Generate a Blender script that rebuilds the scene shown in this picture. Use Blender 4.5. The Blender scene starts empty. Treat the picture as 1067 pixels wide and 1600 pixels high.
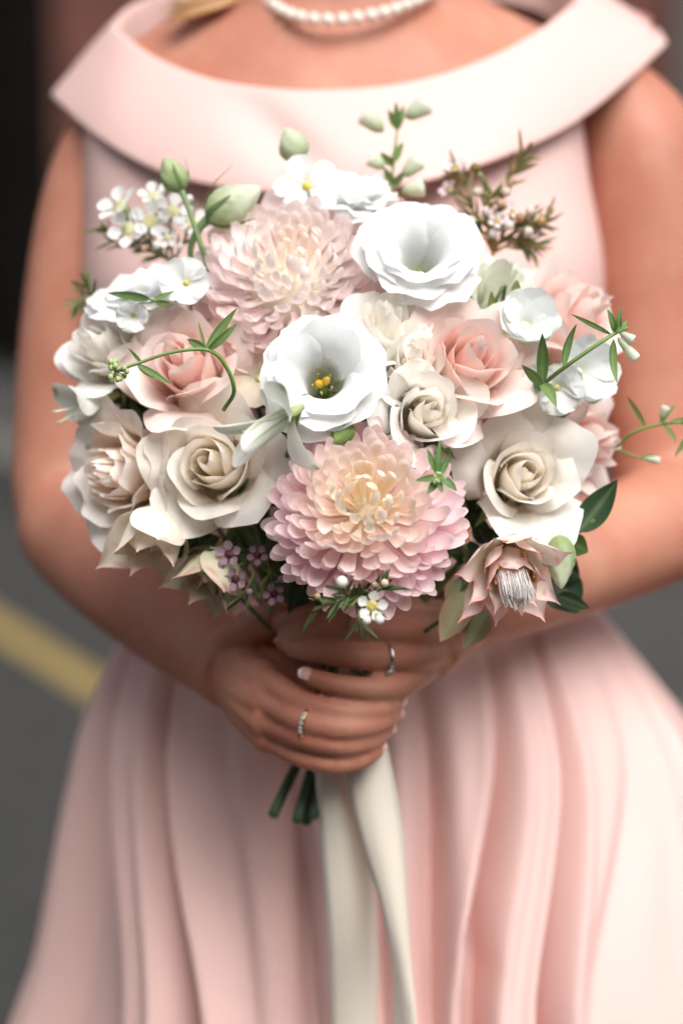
import bpy, math, random
import numpy as np
from mathutils import Vector, Matrix, Quaternion, noise

# ------------------------------------------------------------------ camera
SC = bpy.context.scene
COL = SC.collection
PITCH = math.radians(10.0)
CAM = Vector((0.0, -1.40, 1.32))
CR = Vector((1, 0, 0))
CU = Vector((0, math.sin(PITCH), math.cos(PITCH)))
CF = Vector((0, math.cos(PITCH), -math.sin(PITCH)))
TH = 18.0 / 85.0
cam_data = bpy.data.cameras.new('camera')
cam_data.sensor_fit = 'VERTICAL'
cam_data.sensor_height = 36.0
cam_data.sensor_width = 24.0
cam_data.lens = 85.0
cam_data.clip_start = 0.05
cam_data.clip_end = 500.0
cam_data.dof.use_dof = True
cam_data.dof.focus_distance = 1.375
cam_data.dof.aperture_fstop = 2.5
cam = bpy.data.objects.new('camera', cam_data)
cam.location = CAM
cam.rotation_euler = (math.radians(90) - PITCH, 0, 0)
COL.objects.link(cam)
SC.camera = cam

# ------------------------------------------------------------------ light
SUN_ELEV, SUN_AZ = math.radians(52), math.radians(156)   # azimuth clockwise from +Y (away from the camera)
world = bpy.data.worlds.new('World')
SC.world = world
world.use_nodes = True
wn, wl = world.node_tree.nodes, world.node_tree.links
bg = wn['Background']
sky = wn.new('ShaderNodeTexSky')
sky.sky_type = 'NISHITA'
sky.sun_disc = False
sky.sun_elevation = SUN_ELEV
sky.sun_rotation = SUN_AZ
sky.air_density = 1.0
sky.dust_density = 4.0
sky.ozone_density = 1.0
hs = wn.new('ShaderNodeHueSaturation')          # thin cloud: the sky's blue is mostly washed out
hs.inputs['Saturation'].default_value = 0.25
wl.new(sky.outputs[0], hs.inputs['Color'])
wl.new(hs.outputs[0], bg.inputs[0])
bg.inputs[1].default_value = 0.07
sun_data = bpy.data.lights.new('sun', 'SUN')
sun_data.energy = 1.5
sun_data.angle = math.radians(50)
sun_data.color = (1.0, 0.985, 0.97)
sun = bpy.data.objects.new('sun', sun_data)
sd = Vector((math.sin(SUN_AZ) * math.cos(SUN_ELEV), math.cos(SUN_AZ) * math.cos(SUN_ELEV), math.sin(SUN_ELEV)))
sun.rotation_euler = (-sd).to_track_quat('-Z', 'Y').to_euler()
COL.objects.link(sun)
vs = SC.view_settings
vs.view_transform = 'Standard'
vs.look = 'None'
vs.exposure = 1.36
vs.gamma = 1.0
SC.cycles.max_bounces = 9
SC.cycles.diffuse_bounces = 7
SC.cycles.transmission_bounces = 8
SC.cycles.use_denoising = True
SC.cycles.use_adaptive_sampling = True
SC.cycles.adaptive_threshold = 0.03

# ------------------------------------------------------------------ helpers
rng = random.Random(7)

def at(px, py, d):
    """a point of the place from its direction in the photograph (1067 x 1600) and its distance"""
    return CAM + CF * d + CR * ((px - 533.5) / 800 * TH * d) - CU * ((py - 800) / 800 * TH * d)

def mm(px, d):
    return px / 800 * TH * d

def face(r, u, t):
    """direction from right / up / toward-the-camera components"""
    return (CR * r + CU * u - CF * t).normalized()

def lin(*c):
    if len(c) == 1:
        h = c[0]; c = (int(h[0:2], 16), int(h[2:4], 16), int(h[4:6], 16))
    return tuple((v / 255 / 12.92) if v / 255 <= 0.04045 else ((v / 255 + 0.055) / 1.055) ** 2.4 for v in c)

def mixc(a, b, f):
    f = max(0.0, min(1.0, f))
    return tuple(x + (y - x) * f for x, y in zip(a, b))

def lerp(a, b, f):
    return a + (b - a) * f

def smooth(a, b, x):
    f = max(0.0, min(1.0, (x - a) / (b - a)))
    return f * f * (3 - 2 * f)

def mesh_from(name, verts, faces, mat=None, cols=None, uvs=None, smooth_shade=True):
    me = bpy.data.meshes.new(name)
    me.from_pydata([tuple(v) for v in verts], [], faces)
    if smooth_shade:
        me.polygons.foreach_set('use_smooth', [True] * len(me.polygons))
    if cols is not None:
        a = me.attributes.new('Col', 'FLOAT_COLOR', 'POINT')
        a.data.foreach_set('color', np.array([(c[0], c[1], c[2], 1.0) for c in cols], dtype=np.float32).ravel())
    if uvs is not None:
        a = me.attributes.new('puv', 'FLOAT_VECTOR', 'POINT')
        a.data.foreach_set('vector', np.array(uvs, dtype=np.float32).ravel())
    if mat:
        me.materials.append(mat)
    me.update()
    return me

def obj(name, me, parent=None, mat4=None):
    o = bpy.data.objects.new(name, me)
    COL.objects.link(o)
    if parent is not None:
        o.parent = parent
    if mat4 is not None:
        o.matrix_local = mat4
    return o

def tag(o, label, cat, group=None):
    o['label'] = label
    o['category'] = cat
    if group:
        o['group'] = group
    return o

def frame_matrix(loc, z, spin=0.0):
    z = z.normalized()
    ref = Vector((0, 0, 1)) if abs(z.z) < 0.95 else Vector((0, 1, 0))
    x = ref.cross(z).normalized()
    y = z.cross(x)
    m = Matrix((x, y, z)).transposed().to_4x4() @ Matrix.Rotation(spin, 4, 'Z')
    m.translation = loc
    return m

def thing(name, label, cat, m, group=None):
    o = bpy.data.objects.new(name, None)
    o.empty_display_size = 0.02
    COL.objects.link(o)
    o.matrix_world = m
    tag(o, label, cat, group)
    return o

def catmull(pts, n):
    """resample control points (tuples of any length) to n smooth points"""
    P = [np.array(p, dtype=float) for p in pts]
    P = [2 * P[0] - P[1]] + P + [2 * P[-1] - P[-2]]
    seg = len(P) - 3
    out = []
    for i in range(n):
        s = i / (n - 1) * seg
        k = min(int(s), seg - 1)
        t = s - k
        p0, p1, p2, p3 = P[k:k + 4]
        out.append(0.5 * ((2 * p1) + (-p0 + p2) * t + (2 * p0 - 5 * p1 + 4 * p2 - p3) * t * t + (-p0 + 3 * p1 - 3 * p2 + p3) * t ** 3))
    return out

def tube_data(pts, radii, seg=8, cap=True, flat=1.0):
    """swept tube along points; returns verts, faces"""
    pts = [Vector(p) for p in pts]
    n = len(pts)
    verts, faces = [], []
    tang = []
    for i in range(n):
        a = pts[max(i - 1, 0)]; b = pts[min(i + 1, n - 1)]
        tang.append((b - a).normalized())
    ref = Vector((0, 0, 1)) if abs(tang[0].z) < 0.9 else Vector((1, 0, 0))
    nx = tang[0].cross(ref).normalized()
    for i in range(n):
        t = tang[i]
        nx = (nx - t * nx.dot(t)).normalized()
        ny = t.cross(nx)
        for k in range(seg):
            a = 2 * math.pi * k / seg
            verts.append(pts[i] + nx * math.cos(a) * radii[i] + ny * math.sin(a) * radii[i] * flat)
    for i in range(n - 1):
        for k in range(seg):
            k2 = (k + 1) % seg
            faces.append((i * seg + k, i * seg + k2, (i + 1) * seg + k2, (i + 1) * seg + k))
    if cap:
        verts.append(pts[0] - tang[0] * radii[0] * 0.5); c0 = len(verts) - 1
        verts.append(pts[-1] + tang[-1] * radii[-1] * 0.5); c1 = len(verts) - 1
        for k in range(seg):
            k2 = (k + 1) % seg
            faces.append((c0, k2, k))
            faces.append((c1, (n - 1) * seg + k, (n - 1) * seg + k2))
    return verts, faces

def smooth_tube(ctrl, n, seg=8, cap=True, flat=1.0):
    """ctrl = [(x, y, z, r)...]"""
    c = catmull(ctrl, n)
    return tube_data([p[:3] for p in c], [max(p[3], 1e-5) for p in c], seg, cap, flat)

def merge(*vf):
    V, F = [], []
    for v, f in vf:
        o = len(V)
        V += list(v)
        F += [tuple(i + o for i in q) for q in f]
    return V, F

def xform(vf, m):
    return [m @ Vector(v) for v in vf[0]], vf[1]

def sphere_data(c, r, su=10, sv=7, sz=1.0):
    verts, faces = [], []
    c = Vector(c)
    for j in range(1, sv):
        ph = math.pi * j / sv
        for i in range(su):
            a = 2 * math.pi * i / su
            verts.append(c + Vector((r * math.sin(ph) * math.cos(a), r * math.sin(ph) * math.sin(a), r * sz * math.cos(ph))))
    for j in range(sv - 2):
        for i in range(su):
            i2 = (i + 1) % su
            faces.append((j * su + i, (j + 1) * su + i, (j + 1) * su + i2, j * su + i2))
    verts.append(c + Vector((0, 0, r * sz))); verts.append(c - Vector((0, 0, r * sz)))
    t, b = len(verts) - 2, len(verts) - 1
    for i in range(su):
        i2 = (i + 1) % su
        faces.append((t, i, i2)); faces.append((b, (sv - 2) * su + i2, (sv - 2) * su + i))
    return verts, faces

# ------------------------------------------------------------------ materials
def new_mat(name):
    m = bpy.data.materials.new(name)
    m.use_nodes = True
    nt = m.node_tree
    p = nt.nodes['Principled BSDF']
    return m, nt, p

def nd(nt, typ, **kw):
    n = nt.nodes.new(typ)
    for k, v in kw.items():
        setattr(n, k, v)
    return n

def add_bump(nt, p, scale, strength, dist, coord='Object', detail=4, vec=None):
    tx = nd(nt, 'ShaderNodeTexNoise')
    tx.inputs['Scale'].default_value = scale
    tx.inputs['Detail'].default_value = detail
    if vec is None:
        co = nd(nt, 'ShaderNodeTexCoord')
        vec = co.outputs[coord]
    nt.links.new(vec, tx.inputs['Vector'])
    b = nd(nt, 'ShaderNodeBump')
    b.inputs['Strength'].default_value = strength
    b.inputs['Distance'].default_value = dist
    nt.links.new(tx.outputs[0], b.inputs['Height'])
    nt.links.new(b.outputs[0], p.inputs['Normal'])
    return b

def petal_material(name, transl=0.38, rough=0.55, vein=0.15, spec=0.25, var=0.05):
    m, nt, p = new_mat(name)
    at_ = nd(nt, 'ShaderNodeAttribute', attribute_name='Col')
    uv = nd(nt, 'ShaderNodeAttribute', attribute_name='puv')
    oi = nd(nt, 'ShaderNodeObjectInfo')
    sc_ = nd(nt, 'ShaderNodeVectorMath', operation='MULTIPLY')
    sc_.inputs[1].default_value = (26, 2.2, 1)
    nt.links.new(uv.outputs['Vector'], sc_.inputs[0])
    ofs = nd(nt, 'ShaderNodeVectorMath', operation='ADD')
    nt.links.new(sc_.outputs[0], ofs.inputs[0])
    mul = nd(nt, 'ShaderNodeMath', operation='MULTIPLY'); mul.inputs[1].default_value = 37.0
    nt.links.new(oi.outputs['Random'], mul.inputs[0])
    nt.links.new(mul.outputs[0], ofs.inputs[1])
    tx = nd(nt, 'ShaderNodeTexNoise'); tx.inputs['Scale'].default_value = 1.0; tx.inputs['Detail'].default_value = 2
    nt.links.new(ofs.outputs[0], tx.inputs['Vector'])
    # soft mottling of the pigment, different for every petal
    co = nd(nt, 'ShaderNodeTexCoord')
    t2 = nd(nt, 'ShaderNodeTexNoise'); t2.inputs['Scale'].default_value = 90; t2.inputs['Detail'].default_value = 2
    nt.links.new(co.outputs['Object'], t2.inputs['Vector'])
    hsv = nd(nt, 'ShaderNodeHueSaturation')
    nt.links.new(at_.outputs['Color'], hsv.inputs['Color'])
    mr = nd(nt, 'ShaderNodeMapRange')
    mr.inputs['To Min'].default_value = 1 - var * 1.6; mr.inputs['To Max'].default_value = 1 + var
    nt.links.new(t2.outputs[0], mr.inputs['Value'])
    nt.links.new(mr.outputs[0], hsv.inputs['Value'])
    mr2 = nd(nt, 'ShaderNodeMapRange')
    mr2.inputs['To Min'].default_value = 0.75; mr2.inputs['To Max'].default_value = 1.3
    nt.links.new(tx.outputs[0], mr2.inputs['Value'])
    nt.links.new(mr2.outputs[0], hsv.inputs['Saturation'])
    nt.links.new(hsv.outputs[0], p.inputs['Base Color'])
    p.inputs['Roughness'].default_value = rough
    p.inputs['Specular IOR Level'].default_value = spec
    bp = nd(nt, 'ShaderNodeBump'); bp.inputs['Strength'].default_value = vein; bp.inputs['Distance'].default_value = 0.0006
    nt.links.new(tx.outputs[0], bp.inputs['Height'])
    b2 = nd(nt, 'ShaderNodeBump'); b2.inputs['Strength'].default_value = 0.14; b2.inputs['Distance'].default_value = 0.0012
    nt.links.new(t2.outputs[0], b2.inputs['Height'])
    nt.links.new(bp.outputs[0], b2.inputs['Normal'])
    nt.links.new(b2.outputs[0], p.inputs['Normal'])
    tr = nd(nt, 'ShaderNodeBsdfTranslucent')
    nt.links.new(hsv.outputs[0], tr.inputs['Color'])
    nt.links.new(b2.outputs[0], tr.inputs['Normal'])
    mx = nd(nt, 'ShaderNodeMixShader'); mx.inputs[0].default_value = transl
    nt.links.new(p.outputs[0], mx.inputs[1]); nt.links.new(tr.outputs[0], mx.inputs[2])
    nt.links.new(mx.outputs[0], nt.nodes['Material Output'].inputs['Surface'])
    return m

M_PETAL = petal_material('petal')
M_MUM = petal_material('grooved_petal', vein=0.2)
M_WAXY = petal_material('waxy_petal', transl=0.22, rough=0.4, vein=0.25, spec=0.35)
M_LEAF = petal_material('leaf', transl=0.18, rough=0.45, vein=0.5, spec=0.35, var=0.2)
M_STEM = petal_material('stem', transl=0.0, rough=0.5, vein=0.2, spec=0.3, var=0.2)
# ------------------------------------------------------------------ flower builders
def grid_faces(nu, nv):
    f = []
    for j in range(nv - 1):
        for i in range(nu - 1):
            a = j * nu + i
            f.append((a, a + 1, a + nu + 1, a + nu))
    return f

def cup_petal(p, rnd, colour, mat=None, nu=11, nv=12):
    """one petal of a cup shaped flower, axis +Z.
    p: th, alpha, rm, zmax, phi0, phim, phie, r0, spiral, point, round, roll, ruffle, rufk, tip"""
    N = 24
    r, z = p.get('r0', 0.002), 0.0
    prof = [(r, z)]
    for i in range(N):
        t = (i + 0.5) / N
        if t < 0.4:
            a = lerp(p['phi0'], p['phim'], smooth(0, 0.4, t))
        else:
            a = lerp(p['phim'], p['phie'], smooth(0.45, 1.0, t) ** p.get('late', 1.0))
        r += math.cos(a) / N; z += math.sin(a) / N
        prof.append((r, z))
    zt = max(q[1] for q in prof)
    rt = prof[int(N * 0.62)][0]
    zs = p['zmax'] / max(zt, 1e-4)
    rs = (p['rm'] - p.get('r0', 0.002)) / max(rt - p.get('r0', 0.002), 0.03)
    rs = max(min(rs, zs * 3.0), zs * 0.15)
    def P(t):
        s = max(0, min(N - 1e-4, t * N)); k = int(s); f = s - k
        a, b = prof[k], prof[k + 1]
        return lerp(a[0], b[0], f), lerp(a[1], b[1], f)
    ph1, ph2, ph3 = [rnd.uniform(0, 6.28) for _ in range(3)]
    k1 = p.get('rufk', 5)
    verts, cols, uvs = [], [], []
    skew = rnd.uniform(-0.1, 0.1)
    for j in range(nv):
        t0 = j / (nv - 1)
        for i in range(nu):
            u = -1 + 2 * i / (nu - 1)
            au = abs(u)
            top = 1 - p.get('round', 0.35) * (1 - math.sqrt(max(0, 1 - (au * .985) ** 2.2)))
            top += p.get('point', 0.05) * max(0, 1 - (abs(u - skew) / 0.38)) ** 1.4
            top += p.get('nick', 0.015) * math.sin(k1 * 2.3 * u + ph2)
            t = t0 * top
            rr, zz = P(min(t, 1.0))
            if t > 1.0:
                r2, z2 = P(0.96); r1, z1 = P(1.0)
                rr = r1 + (r1 - r2) * (t - 1) / 0.04; zz = z1 + (z1 - z2) * (t - 1) / 0.04
            rr = p.get('r0', .002) + (rr - p.get('r0', .002)) * rs
            zz *= zs
            w = (0.30 + 0.70 * smooth(0.0, 0.55, t)) * (1 - p.get('taper', .22) * smooth(.55, 1.0, t0) ** 1.5)
            ang = p['th'] + u * p['alpha'] * w
            rr *= 1 + p.get('spiral', 0.1) * u
            # rolled back margin
            roll = p.get('roll', 0.0) * smooth(0.5, 1.0, t0)
            rr += roll * p['rm'] * (au ** 2.5) * 0.55
            zz -= roll * p['zmax'] * (au ** 2.5) * 0.35
            lip = p.get('lip', 0.0) * smooth(0.80, 1.0, t0) ** 1.5
            rr += lip; zz -= lip * .55
            ruf = p.get('ruffle', 0.0) * smooth(0.45, 1.0, t0)
            wv = math.sin(k1 * u * 1.9 + ph1) + 0.5 * math.sin(k1 * u * 4.3 + ph3)
            zz += ruf * wv * p['zmax'] * 0.5
            rr += ruf * math.cos(k1 * u * 2.4 + ph2) * p['rm'] * 0.5
            dent = 0.03 * noise.noise(Vector((u * 1.5 + ph1, t * 2.0 + ph2, ph3)))
            rr *= 1 + dent * 2
            verts.append((rr * math.cos(ang), rr * math.sin(ang), zz))
            cols.append(colour(t, u)); uvs.append((u, t, 0))
    return mesh_from('petal', verts, grid_faces(nu, nv), mat or M_PETAL, cols, uvs)

def strap_data(L, wfn, afn, cup, rnd, colour, nu=5, nv=8, ruffle=0.0, twist=0.0, cupfn=None, side=0.0, bias=1.0):
    """free standing petal / leaf along +Y, upper side +Z. afn(t) is the slope angle."""
    y = z = 0.0
    verts, cols, uvs = [], [], []
    ph = rnd.uniform(0, 6.28)
    xs = 0.0
    for j in range(nv):
        t = 1 - (1 - j / (nv - 1)) ** bias
        if j:
            tp = 1 - (1 - (j - 1) / (nv - 1)) ** bias
            a = afn((t + tp) / 2)
            y += math.cos(a) * L * (t - tp); z += math.sin(a) * L * (t - tp)
        a = afn(t)
        w = wfn(t)
        c = cup * (cupfn(t) if cupfn else 1.0)
        tw = twist * t
        xs = side * L * t * t
        for i in range(nu):
            u = -1 + 2 * i / (nu - 1)
            x = u * w
            h = c * u * u * w + ruffle * w * math.sin(ph + t * 11 + u * 2) * abs(u)
            xr = x * math.cos(tw) - h * math.sin(tw)
            hr = x * math.sin(tw) + h * math.cos(tw)
            verts.append((xr + xs, y - math.sin(a) * hr, z + math.cos(a) * hr))
            cols.append(colour(t, u)); uvs.append((u, t, 0))
    return verts, grid_faces(nu, nv), cols, uvs

def strap(name, mat, *a, **k):
    v, f, c, u = strap_data(*a, **k)
    return mesh_from(name, v, f, mat, c, u)

GRIP = at(520, 1090, 1.52)          # the point where all the stems are held
GRIP_DIR = (at(470, 1330, 1.50) - at(528, 1040, 1.525)).normalized()
STEM_COL = lin('6f8457')

def stem_to_grip(root, start, r=0.0022, below=False, col=None, lead=.3):
    """stem from the flower head to the hands, in the space of the flower"""
    inv = root.matrix_world.inverted()
    ax = Vector((rng.uniform(-1, 1), rng.uniform(-1, 1), 0)) * 0.009
    g = GRIP + ax
    d = (g - start)
    mid1 = start + (root.matrix_world.to_quaternion() @ Vector((0, 0, -1))) * d.length * lead
    mid2 = start.lerp(g, 0.7) + Vector((0, 0.012, 0))
    pts = [start, mid1, mid2, g]
    if below:
        pts.append(below)
    ctrl = [tuple(inv @ q) + (r,) for q in pts]
    v, f = smooth_tube(ctrl, 12 + (6 if below else 0), 6)
    c = col or STEM_COL
    return obj('stem', mesh_from('stem', v, f, M_STEM, [c] * len(v), [(0, i / len(v), 0) for i in range(len(v))]), root)

GREEN_D = lin('4d6438')
GREEN_L = lin('8fa468')
GREEN_DK = lin('33472f')

def leaf_col(base, edge=None, vein=True):
    edge = edge or base
    mid = mixc(base, (0.6, 0.65, 0.4), 0.25)
    return lambda t, u: mixc(mixc(base, edge, abs(u) ** 3 * 0.6 + 0.2 * t), mid, (1 - min(1, abs(u) * 3.5)) * 0.6 if vein else 0)

def sepals(root, n, L, W, down, col, rnd, z=0.0, r=0.004):
    for k in range(n):
        me = strap('sepal', M_LEAF, L, lambda t: W * (math.sin(math.pi * min(1, 0.25 + t * .75)) ** .8) * (1 - t * .5), lambda t: lerp(down + .7, down, t), 0.25, rnd, leaf_col(col), nu=5, nv=6)
        obj('sepal', me, root, Matrix.Translation((0, 0, z)) @ Matrix.Rotation(2 * math.pi * k / n + 0.3, 4, 'Z') @ Matrix.Translation((0, r, 0)))

def rose(name, label, group, cx, cy, dpx, d, fc, spin, seed, n=26, inner='f1e6c8', outer='f5f0e4', base='e9e2b8', edge=None,
         open_=.6, ruffle=0.04, point=0.07, depth=0.78, roll=0.55, heart=0.10, cat='rose', hz=1.05, low=0.66, width=1.0, nmin=2.4, lip=.075, up=0.0):
    rnd = random.Random(seed)
    R = mm(dpx, d) / 2 * 1.08
    H = R * 2 * depth
    fw = face(*fc)
    loc = at(cx, cy, d) - fw * H * 0.8
    root = thing(name, label, cat, frame_matrix(loc, fw, spin), group)
    ci, co, cb = lin(inner), lin(outer), lin(base)
    ce = lin(edge) if edge else co
    th = rnd.uniform(0, 6.28)
    for i in range(n):
        f = i / (n - 1)
        th += math.radians(137.5) + rnd.uniform(-.18, .18)
        fo = smooth(0.35, 1.0, f) * open_
        cm = mixc(ci, co, f ** 0.7)
        j = rnd.uniform(.97, 1.03)
        cm = tuple(x * j for x in cm)
        def colour(t, u, cm=cm, f=f):
            c = mixc(cb, cm, smooth(0.0, 0.6, t))
            c = mixc(c, ce, smooth(0.72, 1.0, t) * 0.8 + 0.3 * abs(u) ** 3)
            bruise = max(0.0, noise.noise(Vector((u * 3.1 + f * 17, seed * .73, f * 9))) - .18) * smooth(.86, 1.0, t)      # browned rim here and there
            return mixc(c, lin('c79a6c'), bruise * 1.1)
        p = dict(th=th, alpha=width * lerp(nmin, 0.98, f ** 0.45) * rnd.uniform(.92, 1.08),
                 rm=R * (heart + (.66 - heart) * f ** 0.85) * rnd.uniform(.95, 1.05),
                 zmax=H * lerp(1.04 * hz, low, f ** 1.15) * rnd.uniform(.96, 1.04),
                 phi0=lerp(1.2, 0.15, f), phim=lerp(1.58, 1.35, f), phie=lerp(1.78, lerp(1.25, .15, fo), smooth(.15, .95, f)) + up, lip=lip * R * rnd.uniform(.5, 1.3) * smooth(.05, .3, f),
                 r0=0.0015, spiral=lerp(0.22, 0.07, f), point=point * smooth(.2, .6, f), round=lerp(.30, .62, f), taper=lerp(.05, .28, f), roll=roll * smooth(.3, .9, f) * rnd.uniform(.6, 1.3),
                 ruffle=ruffle * lerp(.6, 1.3, f), rufk=rnd.uniform(2.2, 3.6), late=lerp(1, 1.2, f), nick=0.012)
        me = cup_petal(p, rnd, colour, nu=15, nv=13)
        obj('petal', me, root)
    # round seed cup below the petals
    v, f_ = sphere_data((0, 0, -0.002), R * 0.16, 10, 6, 1.1)
    obj('calyx', mesh_from('calyx', v, f_, M_STEM, [GREEN_L] * len(v), [(0, 0, 0)] * len(v)), root)
    sepals(root, 5, R * .9, R * .16, -0.1, GREEN_L, rnd)
    stem_to_grip(root, loc - fw * R * .1, 0.0026)
    return root

def lisianthus(name, label, group, cx, cy, dpx, d, fc, spin, seed, n=13, throat=0.36, flare=0.0, colr='f4f5f4', basec='dfe6c4', stigma=True, depth=0.75, ruffle=0.07, rollo=0.5, loww=0.7):
    rnd = random.Random(seed)
    R = mm(dpx, d) / 2 * .90
    H = R * 2 * depth
    fw = face(*fc)
    loc = at(cx, cy, d) - fw * H * 0.82
    root = thing(name, label, 'lisianthus', frame_matrix(loc, fw, spin), group)
    cm, cb = lin(colr), lin(basec)
    th = 0
    for i in range(n):
        f = i / (n - 1)
        th += math.radians(137.5) + rnd.uniform(-.12, .12)
        def colour(t, u):
            return mixc(cb, cm, smooth(.05, .45, t))
        p = dict(th=th, alpha=lerp(1.25, 1.0, f) * rnd.uniform(.93, 1.07), rm=R * lerp(throat, .66, f ** .9) * rnd.uniform(.97, 1.03),
                 zmax=H * lerp(1.0, loww, f ** 1.3) * rnd.uniform(.97, 1.03), phi0=lerp(1.15, .6, f), phim=lerp(1.45, 1.15, f), phie=lerp(.75, -.35, f) + flare,
                 r0=.003, spiral=.06, point=0.0, round=lerp(.25, .34, f), taper=.04, lip=.05 * R, roll=rollo * lerp(.2, 1, f) * rnd.uniform(.5, 1.2), ruffle=ruffle * lerp(.7, 1.1, f), rufk=rnd.uniform(3.5, 5.5), nick=.025, late=lerp(1.3, 1, f))
        obj('petal', cup_petal(p, rnd, colour, nu=15, nv=12), root)
    v, f_ = smooth_tube([(0, 0, 0, R * .10), (0, 0, H * .2, R * .12), (0, 0, H * .33, R * .05), (0, 0, H * .42, R * .035)], 8, 8)
    obj('ovary', mesh_from('ovary', v, f_, M_STEM, [lin('7d9142')] * len(v), [(0, 0, 0)] * len(v)), root)
    if stigma:
        for s in (-1, 1):
            m = Matrix.Translation((s * R * .07, 0, H * .46)) @ Matrix.Rotation(s * .4, 4, 'Y')
            v, f_ = xform(sphere_data((0, 0, 0), R * .085, 10, 8, 1.7), m)
            obj('stigma', mesh_from('stigma', v, f_, M_STEM, [lin('c9a233')] * len(v), [(0, 0, 0)] * len(v)), root)
        for k in range(5):
            a = k * 1.257 + .4
            v1 = smooth_tube([(0, 0, H * .12, .0006), (math.cos(a) * R * .17, math.sin(a) * R * .17, H * .3, .0005), (math.cos(a) * R * .2, math.sin(a) * R * .2, H * .42, .0005)], 5, 5)
            v2 = sphere_data((math.cos(a) * R * .2, math.sin(a) * R * .2, H * .43), R * .026, 6, 5, 1.6)
            v, f_ = merge(v1, v2)
            obj('stamen', mesh_from('stamen', v, f_, M_STEM, [lin('c7b878')] * len(v), [(0, 0, 0)] * len(v)), root)
    sepals(root, 5, R * .5, R * .05, 0.6, GREEN_L, rnd)
    stem_to_grip(root, loc, 0.002)
    return root

def chrysanthemum(name, label, cx, cy, dpx, d, fc, spin, seed, cols, n=250, low=-.15, lift=.30, wide=1.0, core=.3, gmax=1.8, droop=.8, deepk=.28):
    """cols: centre, inner, mid, outer, outermost (hex)"""
    rnd = random.Random(seed)
    R = mm(dpx, d) / 2
    fw = face(*fc)
    loc = at(cx, cy, d) - fw * R * lift
    root = thing(name, label, 'chrysanthemum', frame_matrix(loc, fw, spin), 'large chrysanthemums of the bouquet')
    C = [lin(c) for c in cols]
    def ramp(f):
        s = f * (len(C) - 1); k = min(int(s), len(C) - 2)
        return mixc(C[k], C[k + 1], s - k)
    rings = 14
    cache = {}
    for i in range(n):
        f = ((i + .5) / n)
        gam = math.acos(1 - f * (1 - math.cos(gmax)))     # polar angle on the ball of petals
        g = gam / gmax                                   # 0 centre .. 1 rim
        k = min(rings - 1, int(g * rings))
        var = rnd.randrange(4)
        gk = (k + .5) / rings
        if (k, var) not in cache:
            L = R * (lerp(.84, 1.04, gk) - core) * rnd.uniform(.93, 1.06)
            W = wide * R * lerp(0.045, 0.098, smooth(0, .5, gk)) * rnd.uniform(.85, 1.12)
            c_in, c_tip = ramp(max(0, gk - .1)), ramp(gk)
            deep = mixc(c_in, lin('f6ccd4') if gk > .35 else lin('f6dcb4'), deepk)
            pale = mixc(c_tip, (0.92, 0.86, 0.84), .42)
            def colour(t, u, deep=deep, c_tip=c_tip, pale=pale):
                c = mixc(deep, c_tip, smooth(.25, .8, t))
                return mixc(c, pale, max(smooth(.86, 1.0, t), abs(u) ** 4 * smooth(.4, .8, t)))
            wfn = lambda t, W=W: W * (0.32 + 0.68 * smooth(.15, .72, t)) * math.sqrt(max(0.03, 1 - max(0, (t - .72) / .285) ** 2.6))
            # inner petals curl over the heart, outer ones lie back and spoon up at the tip
            b0 = lerp(0.0, -0.30, smooth(.1, .7, gk)); b1 = lerp(1.2, .8, smooth(.05, .5, gk)); b1 = lerp(b1, 0.45, smooth(.6, 1, gk))
            s0 = rnd.uniform(-.12, .12)
            afn = lambda t, b0=b0, b1=b1, s0=s0: b0 * (1 - t) + b1 * smooth(.45, 1.0, t) + s0 * t - .12
            cache[(k, var)] = strap('petal', M_MUM, L, wfn, afn, lerp(.55, .38, gk), rnd, colour, nu=5, nv=9, cupfn=lambda t: lerp(1.1, .75, t), side=rnd.uniform(-.09, .09), bias=1.7)
        th = i * math.radians(137.508)
        elev = math.pi / 2 - gam * droop - .05 + rnd.uniform(-.12, .12)      # slope of the petal above the flower's plane
        br = R * (core * math.sin(gam) + .012)
        bz = R * core * (math.cos(gam) - .35)
        s = rnd.uniform(.88, 1.08)
        m = Matrix.Rotation(th - math.pi / 2, 4, 'Z') @ Matrix.Translation((0, br, bz)) @ Matrix.Rotation(elev, 4, 'X') @ Matrix.Rotation(rnd.uniform(-.38, .38), 4, 'Y') @ Matrix.Rotation(rnd.uniform(-.14, .14), 4, 'Z') @ Matrix.Scale(s, 4)
        obj('petal', cache[(k, var)], root, m)
    v, f_ = sphere_data((0, 0, -R * core * .35), R * core * 1.02, 16, 10, 1.0)
    obj('receptacle', mesh_from('receptacle', v, f_, M_STEM, [mixc(C[2], GREEN_L, .4)] * len(v), [(0, 0, 0)] * len(v)), root)
    stem_to_grip(root, loc - fw * R * .2, 0.003)
    return root
# ------------------------------------------------------------------ the setting: street, pavement, building
def ground_at(px, py, z=0.0):
    d = CF + CR * ((px - 533.5) / 800 * TH) - CU * ((py - 800) / 800 * TH)
    return CAM + d * ((z - CAM.z) / d.z)

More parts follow.
